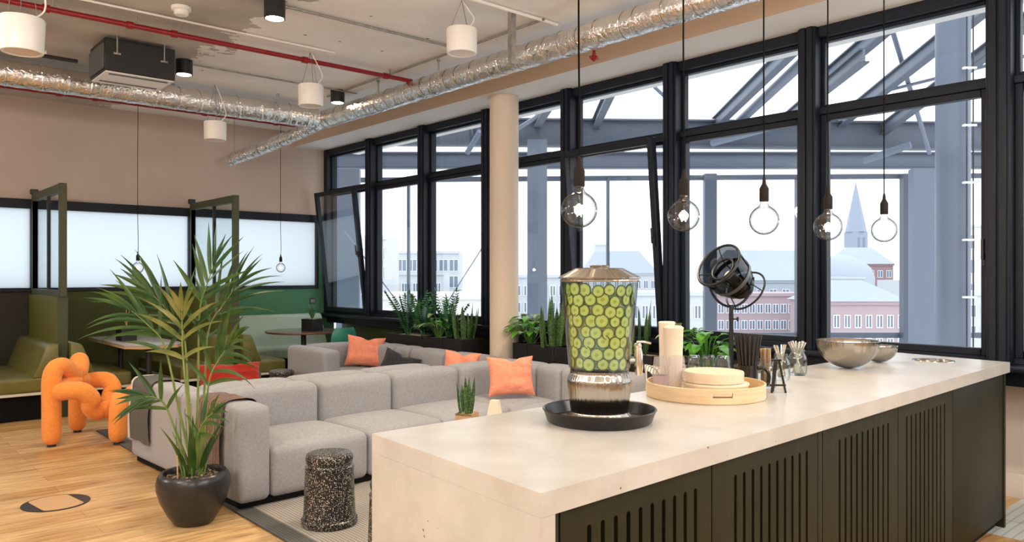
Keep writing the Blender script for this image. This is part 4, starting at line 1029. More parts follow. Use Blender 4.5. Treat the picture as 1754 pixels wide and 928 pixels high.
# jars
JAR = [(0,0),(.034,0),(.040,.006),(.042,.02),(.042,.075),(.040,.088),(.032,.100),(.030,.104),(.031,.108),(.0335,.110),(.0335,.114),(.031,.116),(.0315,.126),(.029,.127)]
JAR_IN = [(.029,.127),(.0275,.106),(.037,.086),(.039,.075),(.039,.02),(.036,.009),(0,.007)]
def jar(x, y, lab, s=1):
    t = thing('mason_jar', lab, 'jar', (x, y, ZT+.0005)); t.scale = (s, s, s)
    bm = B(); lathe(bm, JAR+JAR_IN, 36); obj('jar_body', bm, 'jar_glass', t); return t
j1 = at(1313, 664); j2 = at(1338, 650); j3 = at(1366, 642)
jar(*j1, 'glass jar of wooden stirrers half hidden behind the black mug', 1.05); jar(*j2, 'glass jar of spoons, between stirrers and forks', 1.02); jar(*j3, 'glass jar full of forks, rightmost of the jars', 1.12)
sj = [B()]
first = None
for k in range(26):
    a = R.uniform(0, 2*PI); r0 = .024*math.sqrt(R.random()); r1 = min(.029, r0*1.15)
    p0 = Vector((r0*math.cos(a), r0*math.sin(a), .010)); p1 = Vector((r1*math.cos(a+.1), r1*math.sin(a+.1), .17))
    if first is None:
        bm = B(); box(bm, -.003, .003, -.0009, .0009, 0, .172, .0005, 1); first = obj('stirrer', bm, 'wood_stir'); tag(first, 'thin wooden stirrer standing in the jar beside the black mug', 'stirrer', 'wooden stirrers in the jar'); o = first
    else: o = first.copy(); COL.objects.link(o)
    o.location = Vector((j1[0], j1[1], ZT))+p0; o.rotation_euler = (p1-p0).to_track_quat('Z', 'Y').to_euler(); o.rotation_euler.rotate_axis('Z', R.uniform(0, 6)); 
def cutlery(kind, L):
    bm = B(); tube(bm, [(0,0,0),(0,.002,L*.5),(0,0,L)], lambda s: .0018+.0022*s, 8, smooth=4)
    if kind == 'spoon':
        t2 = B(); bmesh.ops.create_uvsphere(t2, u_segments=14, v_segments=8, radius=1)
        for v in t2.verts: v.co = Vector((v.co.x*.016, abs(v.co.y)*.004-.002+.003*(v.co.x**2+v.co.z**2), v.co.z*.024-.018))
        me = bpy.data.meshes.new('t'); t2.to_mesh(me); t2.free(); bm.from_mesh(me); bpy.data.meshes.remove(me)
    else:
        box(bm, -.0095, .0095, -.001, .001, -.02, .0, .0006, 1)
        for k in range(4): box(bm, -.0095+k*.0055, -.0070+k*.0055, -.001, .001, -.044, -.019)
    return bm
for kind, (jx, jy), n_, gr in (('spoon', j2, 9, 'spoons in the middle jar'), ('fork', j3, 18, 'forks in the right-hand jar')):
    first = None
    for k in range(n_):
        a = 2*PI*k/n_+R.uniform(-.3, .3); r0 = R.uniform(.0, .012); spread = R.uniform(.012, .026)
        p0 = Vector((r0*math.cos(a+2.5), r0*math.sin(a+2.5), .052 if kind == 'spoon' else .056)); p1 = Vector((spread*math.cos(a), spread*math.sin(a), .118))
        if first is None:
            first = obj(kind, cutlery(kind, .125), 'chrome'); tag(first, 'metal %s standing head down in %s' % (kind, 'the jar between stirrers and forks' if kind == 'spoon' else 'the rightmost glass jar'), kind, gr); o = first
        else: o = first.copy(); COL.objects.link(o)
        o.location = Vector((jx, jy, ZT))+p0; e = (p1-p0).to_track_quat('Z', 'Y').to_euler(); o.rotation_euler = e
# little black easel
ex, ey = at(1313, 672)
t = thing('easel_stand', 'small black wooden easel stand in front of the stirrer jar', 'easel', (ex+.02, ey-.035, ZT), -YAW)
for nm, p0, p1 in (('leg', (-.02,0,0), (-.005,.0,.145)), ('leg', (.042,0,0), (.012,.0,.145)), ('rear_leg', (.0,.045,0), (.004,.008,.14)), ('shelf', (-.03,-.006,.035), (.04,-.006,.035)), ('top_bar', (-.022,-.001,.145), (.022,-.001,.145))):
    bm = B(); bar(bm, p0, p1, .008, .008, (0,1,0)); obj(nm, bm, 'black_tray', t)
# steel bowls
def bowl(x, y, r_, lab):
    t = thing('mixing_bowl', lab, 'bowl', (x, y, ZT+.0005)); pr_ = []
    n_ = 16; h = r_*.92
    for k in range(n_+1):
        a = PI/2*k/n_; pr_.append((max(r_*math.sin(a), r_*.28*k/3 if k < 3 else 0), h*(1-math.cos(a))))
    pr_[0] = (0, 0)
    pi_ = [(a*.975, b_+.003) for a, b_ in pr_[::-1]]; pi_[-1] = (0, .003)
    bm = B(); lathe(bm, pr_+[(r_*1.02, h), (r_*1.02, h+.003)]+[(r_*.975, h+.003)]+pi_[1:], 64); obj('bowl_body', bm, 'bowl_steel', t); return t
bx_, by_ = at(1452, 630); bowl(bx_, by_, .165, 'large brushed steel mixing bowl on the counter')
bx_, by_ = at(1505, 620); bowl(bx_+.0, by_, .104, 'smaller steel bowl behind the large one on the counter')
# pothos pot peeking above cups is in the planter behind
# ------------------------------------------------------------------ studio style lamp
lx, ly = 4.72, 3.03
t = thing('studio_lamp', 'black tilted studio style lamp with perforated shade on a slim stand behind the counter', 'floor lamp', (lx, ly, ZR), -YAW)
bm = B(); tube(bm, [(0,0,.02),(0,0,1.28)], .016, 16); cyl(bm, (0,0,.55), (0,0,.62), .022); obj('pole', bm, 'black_metal', t)
bm = B(); cyl(bm, (.012,0,1.18), (.05,0,1.18), .006, 10); cyl(bm, (.045,0,1.165), (.045,0,1.195), .008, 10); obj('knob', bm, 'black_metal', t)
for k in range(3):
    a = 2*PI*k/3+.4; bm = B(); tube(bm, [(0,0,.35),(.36*math.cos(a),.36*math.sin(a),.012)], .011, 10); obj('leg', bm, 'black_metal', t)
# yoke and head
cz = 1.485-ZR
bm = B(); tube(bm, [(-.185*math.cos(x_), 0, cz-.205*math.sin(x_)) for x_ in [PI*k/16 for k in range(17)]], .009, 10); o = obj('yoke', bm, 'black_metal', t)
o.rotation_euler.z = .35
hd = Matrix.Translation((0, 0, cz)) @ Matrix.Rotation(math.radians(-16), 4, 'Z') @ Matrix.Rotation(math.radians(-60), 4, 'Y') @ Matrix.Rotation(math.radians(30), 4, 'X')
hd = Matrix.Translation((0, 0, cz)) @ Vector((-.70, -.42, .55)).normalized().to_track_quat('Z', 'Y').to_matrix().to_4x4()
def headpart(nm, f, m, par=t):
    bm = B(); f(bm); bmesh.ops.transform(bm, matrix=hd, verts=bm.verts); return obj(nm, bm, m, par)
shade = headpart('shade', lambda bm: lathe(bm, [(.115,-.10),(.150,.0),(.168,.15)], 48), 'mesh_black')
headpart('front_rim', lambda bm: tube(bm, [(.168*math.cos(2*PI*k/40), .168*math.sin(2*PI*k/40), .15) for k in range(41)], .009, 8), 'black_metal', shade)
headpart('middle_band', lambda bm: lathe(bm, [(.151,-.012),(.156,.018),(.153,.018),(.149,-.012)], 48), 'grey_metal', shade)
headpart('inner_ring', lambda bm: tube(bm, [(.085*math.cos(2*PI*k/30), .085*math.sin(2*PI*k/30), .10) for k in range(31)], .009, 8), 'black_metal', shade)
def spokes(bm):
    for k in range(4):
        a = PI/2*k+.5; cyl(bm, (.085*math.cos(a), .085*math.sin(a), .10), (.166*math.cos(a), .166*math.sin(a), .145), .004, 8)
        cyl(bm, (.085*math.cos(a), .085*math.sin(a), .10), (.06*math.cos(a), .06*math.sin(a), -.1), .004, 8)
headpart('spokes', spokes, 'black_metal', shade)
headpart('back_cap', lambda bm: lathe(bm, [(0,-.20),(.05,-.19),(.085,-.15),(.10,-.10),(.07,-.085),(0,-.085)], 32), 'black_metal', shade)
headpart('rear_ring', lambda bm: tube(bm, [(.155*math.cos(2*PI*k/40), .155*math.sin(2*PI*k/40), -.17) for k in range(41)], .007, 8), 'black_metal', shade)
def rs(bm):
    for k in range(4): a = PI/2*k; cyl(bm, (.155*math.cos(a), .155*math.sin(a), -.17), (.12*math.cos(a), .12*math.sin(a), -.08), .004, 8)
headpart('rear_struts', rs, 'black_metal', shade)
headpart('bulb', lambda bm: lathe(bm, [(0,-.08),(.02,-.07),(.045,.0),(.04,.03),(.02,.045),(0,.05)], 24), 'white_plastic', shade)

# ------------------------------------------------------------------ hanging globe bulbs
def pendant(x, y, zb_, lab, gr, r=.0625, ztop=ZC, power=1.6):
    t = thing('pendant_bulb', lab, 'pendant light', (x, y, zb_), 0, gr)
    bm = B(); prof = []
    for k in range(22):
        a = math.radians(-90+k*7.2); prof.append((max(0, r*math.cos(a)), r*math.sin(a)))
    prof[0] = (0, -r)
    prof += [(.021, .062), (.016, .072), (.0155, .084)]
    lathe(bm, prof, 40); gl = obj('glass_globe', bm, 'bulb_glass', t)
    bm = B(); lathe(bm, [(0,.08),(.0185,.08),(.0195,.083),(.0195,.135),(.017,.14),(.009,.155),(.005,.185),(0,.186)], 24); obj('lamp_holder', bm, 'brown_socket', t)
    bm = B(); tube(bm, [(0,0,.185),(.004,.002,.30),(-.003,0,.7),(0,0,ztop-zb_)], .0034, 8, smooth=4); obj('cord', bm, 'cord', t)
    bm = B(); lathe(bm, [(0,-.012),(.003,-.012),(.003,.02),(0,.02)], 8); 
    for k in range(4):
        a = PI/2*k; tube(bm, [(.002*math.cos(a), .002*math.sin(a), .02), (.012*math.cos(a), .012*math.sin(a), .0), (.010*math.cos(a), .010*math.sin(a), -.022)], .0011, 5)
    obj('filament', bm, 'filament', gl)
    bm = B(); lathe(bm, [(0,.02),(.0035,.02),(.0035,.06),(.008,.075),(0,.075)], 10); obj('stem', bm, 'bulb_glass', gl)
    L = bpy.data.lights.new('glow', 'POINT'); L.energy = power; L.color = (1, .68, .38); L.shadow_soft_size = .02; lo = bpy.data.objects.new('glow', L); COL.objects.link(lo); lo.parent = t
    return t
PB = [(1.94, 1.845, 1.725, 'first'), (2.535, 1.842, 1.735, ''), (3.0, 1.765, 1.735, ''), (3.41, 1.685, 1.72, ''), (4.03, 1.696, 1.73, '')]
LB = ['large clear globe bulb hanging above the drink dispenser, leftmost over the counter', 'clear globe bulb hanging second from left over the counter', 'middle clear globe bulb of the five, above the studio lamp', 'fourth clear globe bulb, hanging in front of the wide dark window post', 'rightmost clear globe bulb, hanging in front of the distant steeple']
for (x, y, z, _), lb in zip(PB, LB): pendant(x, y, z, lb, 'globe bulbs above the counter')
pendant(2.66, 9.5, 1.585, 'small lit bulb on a long black cord above the booth table', None, power=2)
pendant(4.60, 9.95, 1.60, 'small bulb on a long cord in front of the frosted window by the round table', None, power=2)
# ------------------------------------------------------------------ ceiling services
def duct(name, label, pts, r, bands=.21, smooth=0):
    t = thing(name, label, 'air duct')
    P = catmull(pts, smooth) if smooth else [Vector(p) for p in pts]
    L = sum((b-a).length for a, b in zip(P, P[1:])); 
    # resample
    out = []; step = .045; d = 0; i = 0
    for a, b in zip(P, P[1:]):
        n = max(1, int((b-a).length/step))
        for k in range(n): out.append(a+(b-a)*k/n)
    out.append(P[-1])
    bm = B(); rr = R.random()*10
    tube(bm, out, lambda s: r*(1+.018*math.sin(s*L*31+rr)+.012*math.sin(s*L*77)), 28); obj('foil_sleeve', bm, 'foil', t)
    acc = 0; nxt = bands*.6; first = None
    for a, b in zip(out, out[1:]):
        acc += (b-a).length
        if acc > nxt:
            nxt += bands*R.uniform(.8, 1.25); dr = (b-a).normalized()
            tilt = Vector((R.uniform(-.12,.12), R.uniform(-.12,.12), R.uniform(-.12,.12)))
            if first is None:
                q = B(); tube(q, [(0,0,-.008),(0,0,0),(0,0,.008)], lambda s: r*1.03+.003*math.sin(PI*s), 28, caps=False); first = obj('seam_band', q, 'foil', t); o = first
            else: o = first.copy(); COL.objects.link(o)
            o.location = a; o.rotation_euler = (dr+tilt).to_track_quat('Z', 'Y').to_euler()
    return t
duct('foil_duct', 'long foil wrapped air duct running parallel to the windows under the ceiling', [(4.63, -1.5, 3.44), (4.63, 8.9, 3.44)], .108)
duct('foil_duct', 'foil wrapped air duct crossing the ceiling from the left edge to the junction', [(-3.4, 8.78, 3.44), (4.52, 8.78, 3.44)], .125)
duct('foil_duct', 'short sagging foil duct branching from the junction towards the booth wall', [(4.60, 8.86, 3.40), (4.48, 9.3, 3.30), (4.30, 9.8, 3.18), (4.07, 10.35, 3.05)], .082, .13, 5)
def redpipe(label, y, z, x1, r=.022):
    t = thing('red_pipe', label, 'pipe'); bm = B(); cyl(bm, (-3.4, y, z), (x1, y, z), r, 14); obj('pipe', bm, 'redpipe', t)
    for x in (1.25, 1.85, 2.2, 3.4, 4.3):
        if x > x1: continue
        bm = B(); cyl(bm, (x-.025, y, z), (x+.025, y, z), r+.009, 14); o = obj('coupling', bm, 'redpipe', t)
        bm = B(); cyl(bm, (x+.05, y, z), (x+.05, y, ZC), .006, 8); obj('hanger_rod', bm, 'galv', o)
redpipe('red sprinkler pipe crossing the ceiling, upper one ending at the foil duct', 6.83, 3.55, 4.62)
redpipe('red sprinkler pipe running just below the foil duct at left', 9.45, 3.45, 4.75)
def rod(x, y, z0, lab, r=.009):
    bm = B(); cyl(bm, (x, y, z0), (x, y, ZC+.01), r, 8); cyl(bm, (x, y, ZC-.02), (x, y, ZC-.0), .018, 8); t = thing('threaded_rod', lab, 'hanger rod', (0,0,0)); obj('rod', bm, 'galv', t)
rod(2.0, 8.60, 3.43, 'threaded rod in front of the black air unit holding the left duct'); rod(3.95, 8.63, 3.46, 'threaded rod beside the third white speaker holding the left duct')
rod(4.50, 8.2, 3.47, 'threaded rod beside the ceiling spotlight near the duct junction'); rod(4.50, 7.3, 3.47, 'threaded rod holding the window duct near the end of the red pipe')
rod(4.51, 6.2, 3.47, 'threaded rod holding the window duct right of the large speaker'); rod(4.10, 10.30, 3.06, 'threaded rod holding the lower end of the short branch duct', .006)
t = thing('strut_channel', 'galvanised slotted strut hanging in front of the window duct above the column', 'ceiling strut', (4.15, 4.70, 0))
bm = B(); box(bm, -.025, .025, -.025, -.02, 3.21, ZC-.001); box(bm, -.025, -.02, -.0199, .02, 3.21, ZC-.001); box(bm, .02, .025, -.0199, .02, 3.21, ZC-.001); obj('channel', bm, 'galv', t)
bm = B(); bar(bm, (0, .0, 3.22), (.40, 0, 3.30), .04, .02); obj('bracket', bm, 'galv', t)
def conduit(p, q, r, m, lab):
    t = thing('ceiling_conduit', lab, 'conduit'); bm = B(); cyl(bm, p, q, r, 8); obj('conduit', bm, m, t)
conduit((-1, 6.62, 3.612), (3.6, 6.62, 3.612), .009, 'white_plastic', 'thin white conduit on the ceiling between smoke detector and red pipe')
conduit((2.67, 5.73, 3.61), (4.5, 5.73, 3.61), .012, 'galv', 'grey conduit on the ceiling leading right from the near spotlight')
conduit((2.72, 7.93, 3.61), (4.6, 7.93, 3.61), .009, 'galv', 'grey conduit leading from the spotlight beside the air unit towards the duct')
conduit((2.6, 4.63, 3.61), (4.6, 4.63, 3.61), .014, 'white_plastic', 'white conduit at the top edge of the picture near the strut')
conduit((4.42, 4.6, 3.61), (4.42, 8.3, 3.61), .011, 'galv', 'grey conduit on the ceiling running along the window duct')
conduit((-3, 8.18, 3.55), (1.5, 8.18, 3.55), .022, 'white_plastic', 'white insulated pipe at left leading to the black air unit')
conduit((-3, 8.05, 3.50), (1.72, 8.0, 3.47), .018, 'black_metal', 'black hose at left leading to the black air unit')
# air unit
t = thing('air_unit', 'black ceiling air conditioning unit with grey end panel', 'air conditioner', (2.12, 7.73, 0))
bm = B(); box(bm, -.30, .30, -.25, .25, 3.31, 3.60, .006, 1); obj('casing', bm, 'acbox', t)
bm = B(); box(bm, -.315, -.301, -.245, .245, 3.33, 3.55, .003, 1); obj('end_panel', bm, 'acend', t)
bm = B(); box(bm, -.29, .29, -.24, .24, 3.298, 3.309, .002, 1); g = obj('grille', bm, 'white_plastic', t)
bm = B()
for k in range(2): box(bm, -.25, .25, -.2+k*.32, -.16+k*.32, 3.294, 3.2979)
obj('louvre', bm, 'acend', g)
for x in (-.2, .2):
    bm = B(); cyl(bm, (x, -.262, 3.46), (x, -.262, ZC), .007, 8); box(bm, x-.03, x+.03, -.262, -.25, 3.46, 3.475); obj('hanger', bm, 'galv', t)
# smoke detector
t = thing('smoke_detector', 'white round smoke detector on the ceiling', 'smoke detector', (2.1, 6.35, ZC))
bm = B(); lathe(bm, [(0,0),(.075,0),(.075,-.025),(.055,-.03),(.055,-.055),(.045,-.065),(0,-.065)], 28); obj('housing', bm, 'white_plastic', t)
# can spotlights
def can(x, y, lab, e=60, inview=True):
    if inview:
        t = thing('ceiling_spotlight', lab, 'spotlight', (x, y, ZC))
        bm = B(); lathe(bm, [(0,0),(.08,0),(.08,-.145),(.072,-.145),(.068,-.10),(0,-.10)], 32); obj('housing', bm, 'black_metal', t)
        bm = B(); lathe(bm, [(0,-.149),(.05,-.148),(.066,-.140),(0,-.138)], 28); obj('lamp_lens', bm, 'lamp_on', t)
    L = bpy.data.lights.new('spot', 'SPOT'); L.energy = e; L.color = (1, .83, .62); L.spot_size = math.radians(125); L.spot_blend = .8; L.shadow_soft_size = .03
    o = bpy.data.objects.new('spot', L); COL.objects.link(o); o.location = (x, y, ZC-.165)
can(2.59, 5.71, 'black ceiling spotlight nearest, at the top edge of the picture', KSPOT)
can(2.64, 7.90, 'black ceiling spotlight right beside the black air unit', KSPOT)
can(4.40, 8.02, 'small black ceiling spotlight near the duct junction', KSPOT*.6)
# unseen spots added to light the room; the strongest inferred from the pot's shadow
for x, y, k in ((.4, 5.7, 1.1), (2.6, 3.4, .9), (4.1, 3.9, 3.6), (.3, 3.4, 1.1), (.5, 7.9, 1.2), (2.6, 1.2, .4), (4.2, 1.2, .4), (.3, 1.0, .9), (2.4, -1, .8), (-1.6, 5, .6), (-1.6, 1, .6)):
    can(x, y, '', KSPOT*k, False)
# hanging speakers
def speaker(u, v_bot, diam_px, lab, h=.19, tap=.97):
    d = .24*1324/diam_px; k = (u-877)/1324; p = CR*(k*d)+CF*d; zb_ = EYE+(471-v_bot)/1324*d
    t = thing('hanging_speaker', lab, 'speaker', (p.x, p.y, zb_))
    bm = B(); lathe(bm, [(0,.004),(.098*tap,.004),(.102*tap,0),(.117*tap,0),(.12*tap,.006),(.12,h-.01),(.115,h),(0,h)], 40); b_ = obj('cabinet', bm, 'white_plastic', t)
    bm = B(); lathe(bm, [(0,-.001),(.098*tap,.003),(0,.0035)], 30); obj('speaker_grille', bm, 'cream_plastic', b_)
    for q in range(3):
        a = 2*PI*q/3+.3; bm = B(); cyl(bm, (.09*math.cos(a), .09*math.sin(a), h), (0, 0, ZC-zb_), .0022, 6); obj('wire', bm, 'grey_metal', t)
    bm = B(); tube(bm, [(.05,0,h),(.12,.0,h+.10),(.07,0,(ZC-zb_+h)/2+.05),(0,0,ZC-zb_)], .005, 8, smooth=5); obj('cable', bm, 'white_plastic', t)
speaker(38, 90, 70, 'white cylindrical speaker hanging at the top left edge', .20, .93)
speaker(791, 92, 53, 'white cylindrical speaker hanging beside the strut and window duct')
speaker(532.5, 182, 43, 'white cylindrical speaker hanging in front of the crossing foil duct', .20)
speaker(368.5, 240, 37, 'small white speaker hanging low against the taupe wall', .20)
# red sprinkler head under the window duct
t = thing('sprinkler_valve', 'small red valve peeking below the foil duct above the counter', 'valve', (4.75, 4.35, 3.30))
bm = B(); lathe(bm, [(0,.06),(.012,.06),(.014,.02),(.03,.012),(.035,-.005),(.02,-.02),(.008,-.03),(0,-.03)], 16); cyl(bm, (-.05,0,0), (.05,0,0), .008, 8); obj('valve_body', bm, 'redpipe', t)
t = thing('wall_switch', 'dark double light switch on the green wall below the frosted window', 'light switch', (5.50, YB, 1.11))
bm = B(); box(bm, -.045, .045, -.012, 0, -.045, .045, .003, 1); pl = obj('plate', bm, 'plate', t)
bm = B(); box(bm, -.032, -.002, -.017, -.0121, -.025, .025, .002, 1); obj('rocker', bm, 'rocker', pl)
bm = B(); box(bm, .002, .032, -.017, -.0121, -.025, .025, .002, 1); obj('rocker', bm, 'rocker', pl)

# ------------------------------------------------------------------ plants
# the big palm; fronds laid out in the plane facing the room's long view, with depth of their own
PX, PY = 1.66, 4.80
pt = thing('potted_palm', 'tall kentia palm in a dark round glazed pot beside the sofa', 'potted plant', (PX, PY, 0))
bm = B(); lathe(bm, [(0,0),(.105,0),(.115,.006),(.15,.06),(.19,.14),(.212,.215),(.213,.25),(.205,.285),(.195,.305),(.185,.312),(.172,.308),(.165,.29),(.165,.27),(0,.27)], 64); obj('pot', bm, 'pot_dark', pt)
bm = B(); lathe(bm, [(0,.285),(.10,.283),(.166,.275)], 40)
for k in range(70):
    a = R.uniform(0, 2*PI); r_ = .155*math.sqrt(R.random()); s = R.uniform(.005, .011)
    t2 = bmesh.ops.create_icosphere(bm, subdivisions=1, radius=s, matrix=Matrix.Translation((r_*math.cos(a), r_*math.sin(a), .283+s*.4)))
obj('soil', bm, 'soil', pt)
def L3(u, w, h): return CR*u+CF*w+Vector((0, 0, h))
def frond(base, hub, tip, w0, w1, n, ll, lw, m='palm', droop=.5, fan=.75, bow=0, side=1):
    """stalk from base to hub, rachis hub->tip, paired leaflets"""
    b0, h0, t0 = L3(base[0], w0, base[1]), L3(hub[0], w0*.4+w1*.6, hub[1]), L3(tip[0], w1, tip[1])
    mid = (b0+h0)/2+CR*bow
    P = catmull([b0, mid, h0, (h0+t0)/2+Vector((0,0,.02)), t0], 7)
    bm = B(); tube(bm, P, lambda s: .0075*(1-s)+.0018, 8); st = obj('stalk', bm, 'palm_stem', pt)
    rach = P[int(len(P)*.48):]
    bm = B()
    nR = len(rach)-1
    nrm = (-CF+Vector((0,0,.55))+CR*R.uniform(-.3,.3)).normalized()
    for k in range(n):
        s = k/(n-1); f = s*nR; i = min(nR-1, int(f)); p = rach[i].lerp(rach[i+1], f-i); T = (rach[i+1]-rach[i]).normalized()
        sd = T.cross(nrm).normalized()
        for sg in (-1, 1):
            a = fan*(1-s*.72)+R.uniform(-.08, .08)
            d = T*math.cos(a)+sd*sg*math.sin(a)+nrm*R.uniform(-.05, .22)
            le = ll*(.72+.5*math.sin(PI*(s*.8+.15)))*R.uniform(.88, 1.1)
            leaf(bm, p, d, le, lw*R.uniform(.85, 1.15), droop=droop*R.uniform(.5, 1.3), fold=.35, n=8, up=nrm, twist=R.uniform(-.3, .3))
    d = (rach[-1]-rach[-2]).normalized(); leaf(bm, rach[-1], d, ll*.7, lw, droop=droop*.5, fold=.3, n=7, up=nrm)
    obj('frond', bm, m, pt)
# (u right, h up) in metres about the pot centre; 282 px = 1 m there
def q(px, py): return ((px-336)/281.7, EYE+(471-py)/281.7)
frond(q(341,800), q(345,535), q(368,455), 0, .02, 6, .30, .030, 'palm', .30, .95)
frond(q(338,800), q(322,570), q(268,500), 0, -.05, 7, .32, .028, 'palm', .55, .8)
frond(q(334,800), q(300,590), q(255,530), 0, -.18, 6, .30, .026, 'palm', .9, .75)
frond(q(346,800), q(352,570), q(396,490), .0, .14, 7, .33, .026, 'palm', .6, .75)
frond(q(346,800), q(366,650), q(402,590), .02, -.06, 6, .27, .028, 'palm', 1.1, .8)
frond(q(330,800), q(300,690), q(274,672), .0, -.16, 5, .22, .026, 'palm', .6, .9)
frond(q(338,800), q(330,600), q(335,530), -.02, -.16, 5, .26, .030, 'palm2', .7, .9)
frond(q(345,800), q(356,735), q(384,700), -.03, -.14, 4, .17, .028, 'palm', .5, .9)
for k in range(9):
    a = R.uniform(0, 6.28); bm = B(); x, y = .06*math.cos(a), .05*math.sin(a)
    tube(bm, [(x, y, .28), (x*1.6, y*1.6, .45), (x*2.2+R.uniform(-.04,.04), y*2, .66+R.uniform(-.1,.1))], lambda s: .006*(1-.6*s), 7, smooth=4); obj('stalk', bm, 'palm_stem', pt)
for k in range(9):
    a = R.uniform(0, 6.28); bm = B(); leaf(bm, (.05*math.cos(a), .05*math.sin(a), .29), (math.cos(a)*.35, math.sin(a)*.35, 1), R.uniform(.22, .42), .045, .7, .3, 8); obj('basal_leaf', bm, 'palm', pt)
bm = B(); cyl(bm, (-.11, -.05, .27), (-.112, -.05, .43), .004, 6); obj('bamboo_cane', bm, 'ply', pt)

def planter_box(x0, x1, y0, y1, z, lab, gr=None):
    t = thing('planter_box', lab, 'planter', ((x0+x1)/2, (y0+y1)/2, 0), 0, gr); hx_, hy_ = (x1-x0)/2-.003, (y1-y0)/2-.003
    bm = B(); box(bm, -hx_, hx_, -hy_, -hy_+.018, .02, z, .002, 1); box(bm, -hx_, hx_, hy_-.018, hy_, .02, z, .002, 1)
    box(bm, -hx_, -hx_+.018, -hy_+.018, hy_-.018, .02, z, .002, 1); box(bm, hx_-.018, hx_, -hy_+.018, hy_-.018, .02, z, .002, 1); obj('casing', bm, 'planter', t)
    bm = B(); box(bm, -hx_+.03, hx_-.03, -hy_+.03, hy_-.03, 0, .02); obj('plinth', bm, 'bench_dark', t)
    bm = B(); box(bm, -hx_+.019, hx_-.019, -hy_+.019, hy_-.019, z-.10, z-.018); obj('pebbles', bm, 'pebble', t)
    return z-.018
def snake_plant(x, y, z, n, h, spread, lab, m='snake'):
    t = thing('snake_plant', lab, 'plant', (x, y, z))
    for k in range(n):
        a = 2*PI*k/n+R.uniform(-.4, .4); r_ = spread*R.uniform(.2, 1)*.45; hh = h*R.uniform(.6, 1.05)
        bm = B(); leaf(bm, (r_*math.cos(a), r_*math.sin(a), -.005), (math.cos(a)*R.uniform(.03,.24), math.sin(a)*R.uniform(.03,.24), 1), hh, h*R.uniform(.095, .13), -.03, R.uniform(.3, .5), 9, up=Vector((math.cos(a+R.uniform(-.8,.8)), math.sin(a), .05)), shape='sword')
        bmesh.ops.solidify(bm, geom=bm.faces[:], thickness=.003)
        obj('leaf', bm, m, t)
def zz_plant(x, y, z, n, h, spread, lab):
    t = thing('zz_plant', lab, 'plant', (x, y, z))
    for k in range(n):
        a = 2*PI*k/n+R.uniform(-.5, .5); s = R.uniform(.15, 1)*spread; hh = h*R.uniform(.65, 1.05)
        P = catmull([(0.02*math.cos(a), .02*math.sin(a), -.005), (s*.4*math.cos(a), s*.4*math.sin(a), hh*.5), (s*math.cos(a), s*math.sin(a), hh)], 8)
        bm = B(); tube(bm, P, lambda q_: .006*(1-.75*q_), 7)
        for i in range(3, len(P)):
            T = (P[min(i+1, len(P)-1)]-P[i-1]).normalized(); sd = T.cross(Vector((-math.sin(a+1.3), math.cos(a+1.3), .1))).normalized()
            for sg in (-1, 1):
                leaf(bm, P[i], T*.5+sd*sg*.9, .092*R.uniform(.8, 1.1)*(1-.25*i/len(P)), .027, .15, .3, 5, up=T, shape='oval')
        leaf(bm, P[-1], (P[-1]-P[-2]), .07, .028, .1, .3, 5, shape='oval')
        obj('stem', bm, 'zz', t)
def leafy(x, y, z, n, h, spread, lab, m='pothos', name='pothos', ls=.10, lw=.075, m2=None):
    t = thing(name, lab, 'plant', (x, y, z))
    for k in range(n):
        a = R.uniform(0, 2*PI); s = spread*math.sqrt(R.uniform(.05, 1)); hh = h*R.uniform(.45, 1)*(1-.35*(s/spread)**2)
        tip = Vector((s*math.cos(a), s*math.sin(a), hh))
        bm = B(); tube(bm, [(.02*math.cos(a), .02*math.sin(a), -.005), tip*.55+Vector((0,0,hh*.25)), tip], .0025, 6, smooth=4)
        leaf(bm, tip, (math.cos(a)*1.0, math.sin(a)*1.0, R.uniform(-.2, .5)), ls*R.uniform(.8, 1.2), lw*R.uniform(.8, 1.2), .9, .22, 8, shape='heart')
        obj('leaf', bm, m2 if (m2 and k % 3 == 0) else m, t)
# left run of planters
zt_ = planter_box(5.25, 5.6, 7.56, 8.32, .775, 'charcoal planter box at the left end of the window planters')
planter_box(5.25, 5.6, 7.16, 7.555, .78, 'charcoal planter box in the middle of the left window planters')
planter_box(5.25, 5.6, 6.79, 7.155, .785, 'charcoal planter box at the right end of the left run, beside the column')
zz_plant(5.42, 8.10, .757, 12, .50, .30, 'dark leafy zz plant at the left end of the left planters')
zz_plant(5.40, 7.74, .757, 11, .44, .26, 'dense zz plant second from left in the left planters')
leafy(5.40, 7.42, .762, 26, .36, .19, 'bright green rubber plant with variegated leaves in the left planters', 'pothos', 'rubber_plant', .12, .09, 'varieg')
zz_plant(5.40, 7.22, .762, 12, .52, .24, 'tall zz plant just left of the snake plant in the left planters')
snake_plant(5.42, 6.96, .767, 13, .48, .30, 'banded snake plant at the right end of the left planters')
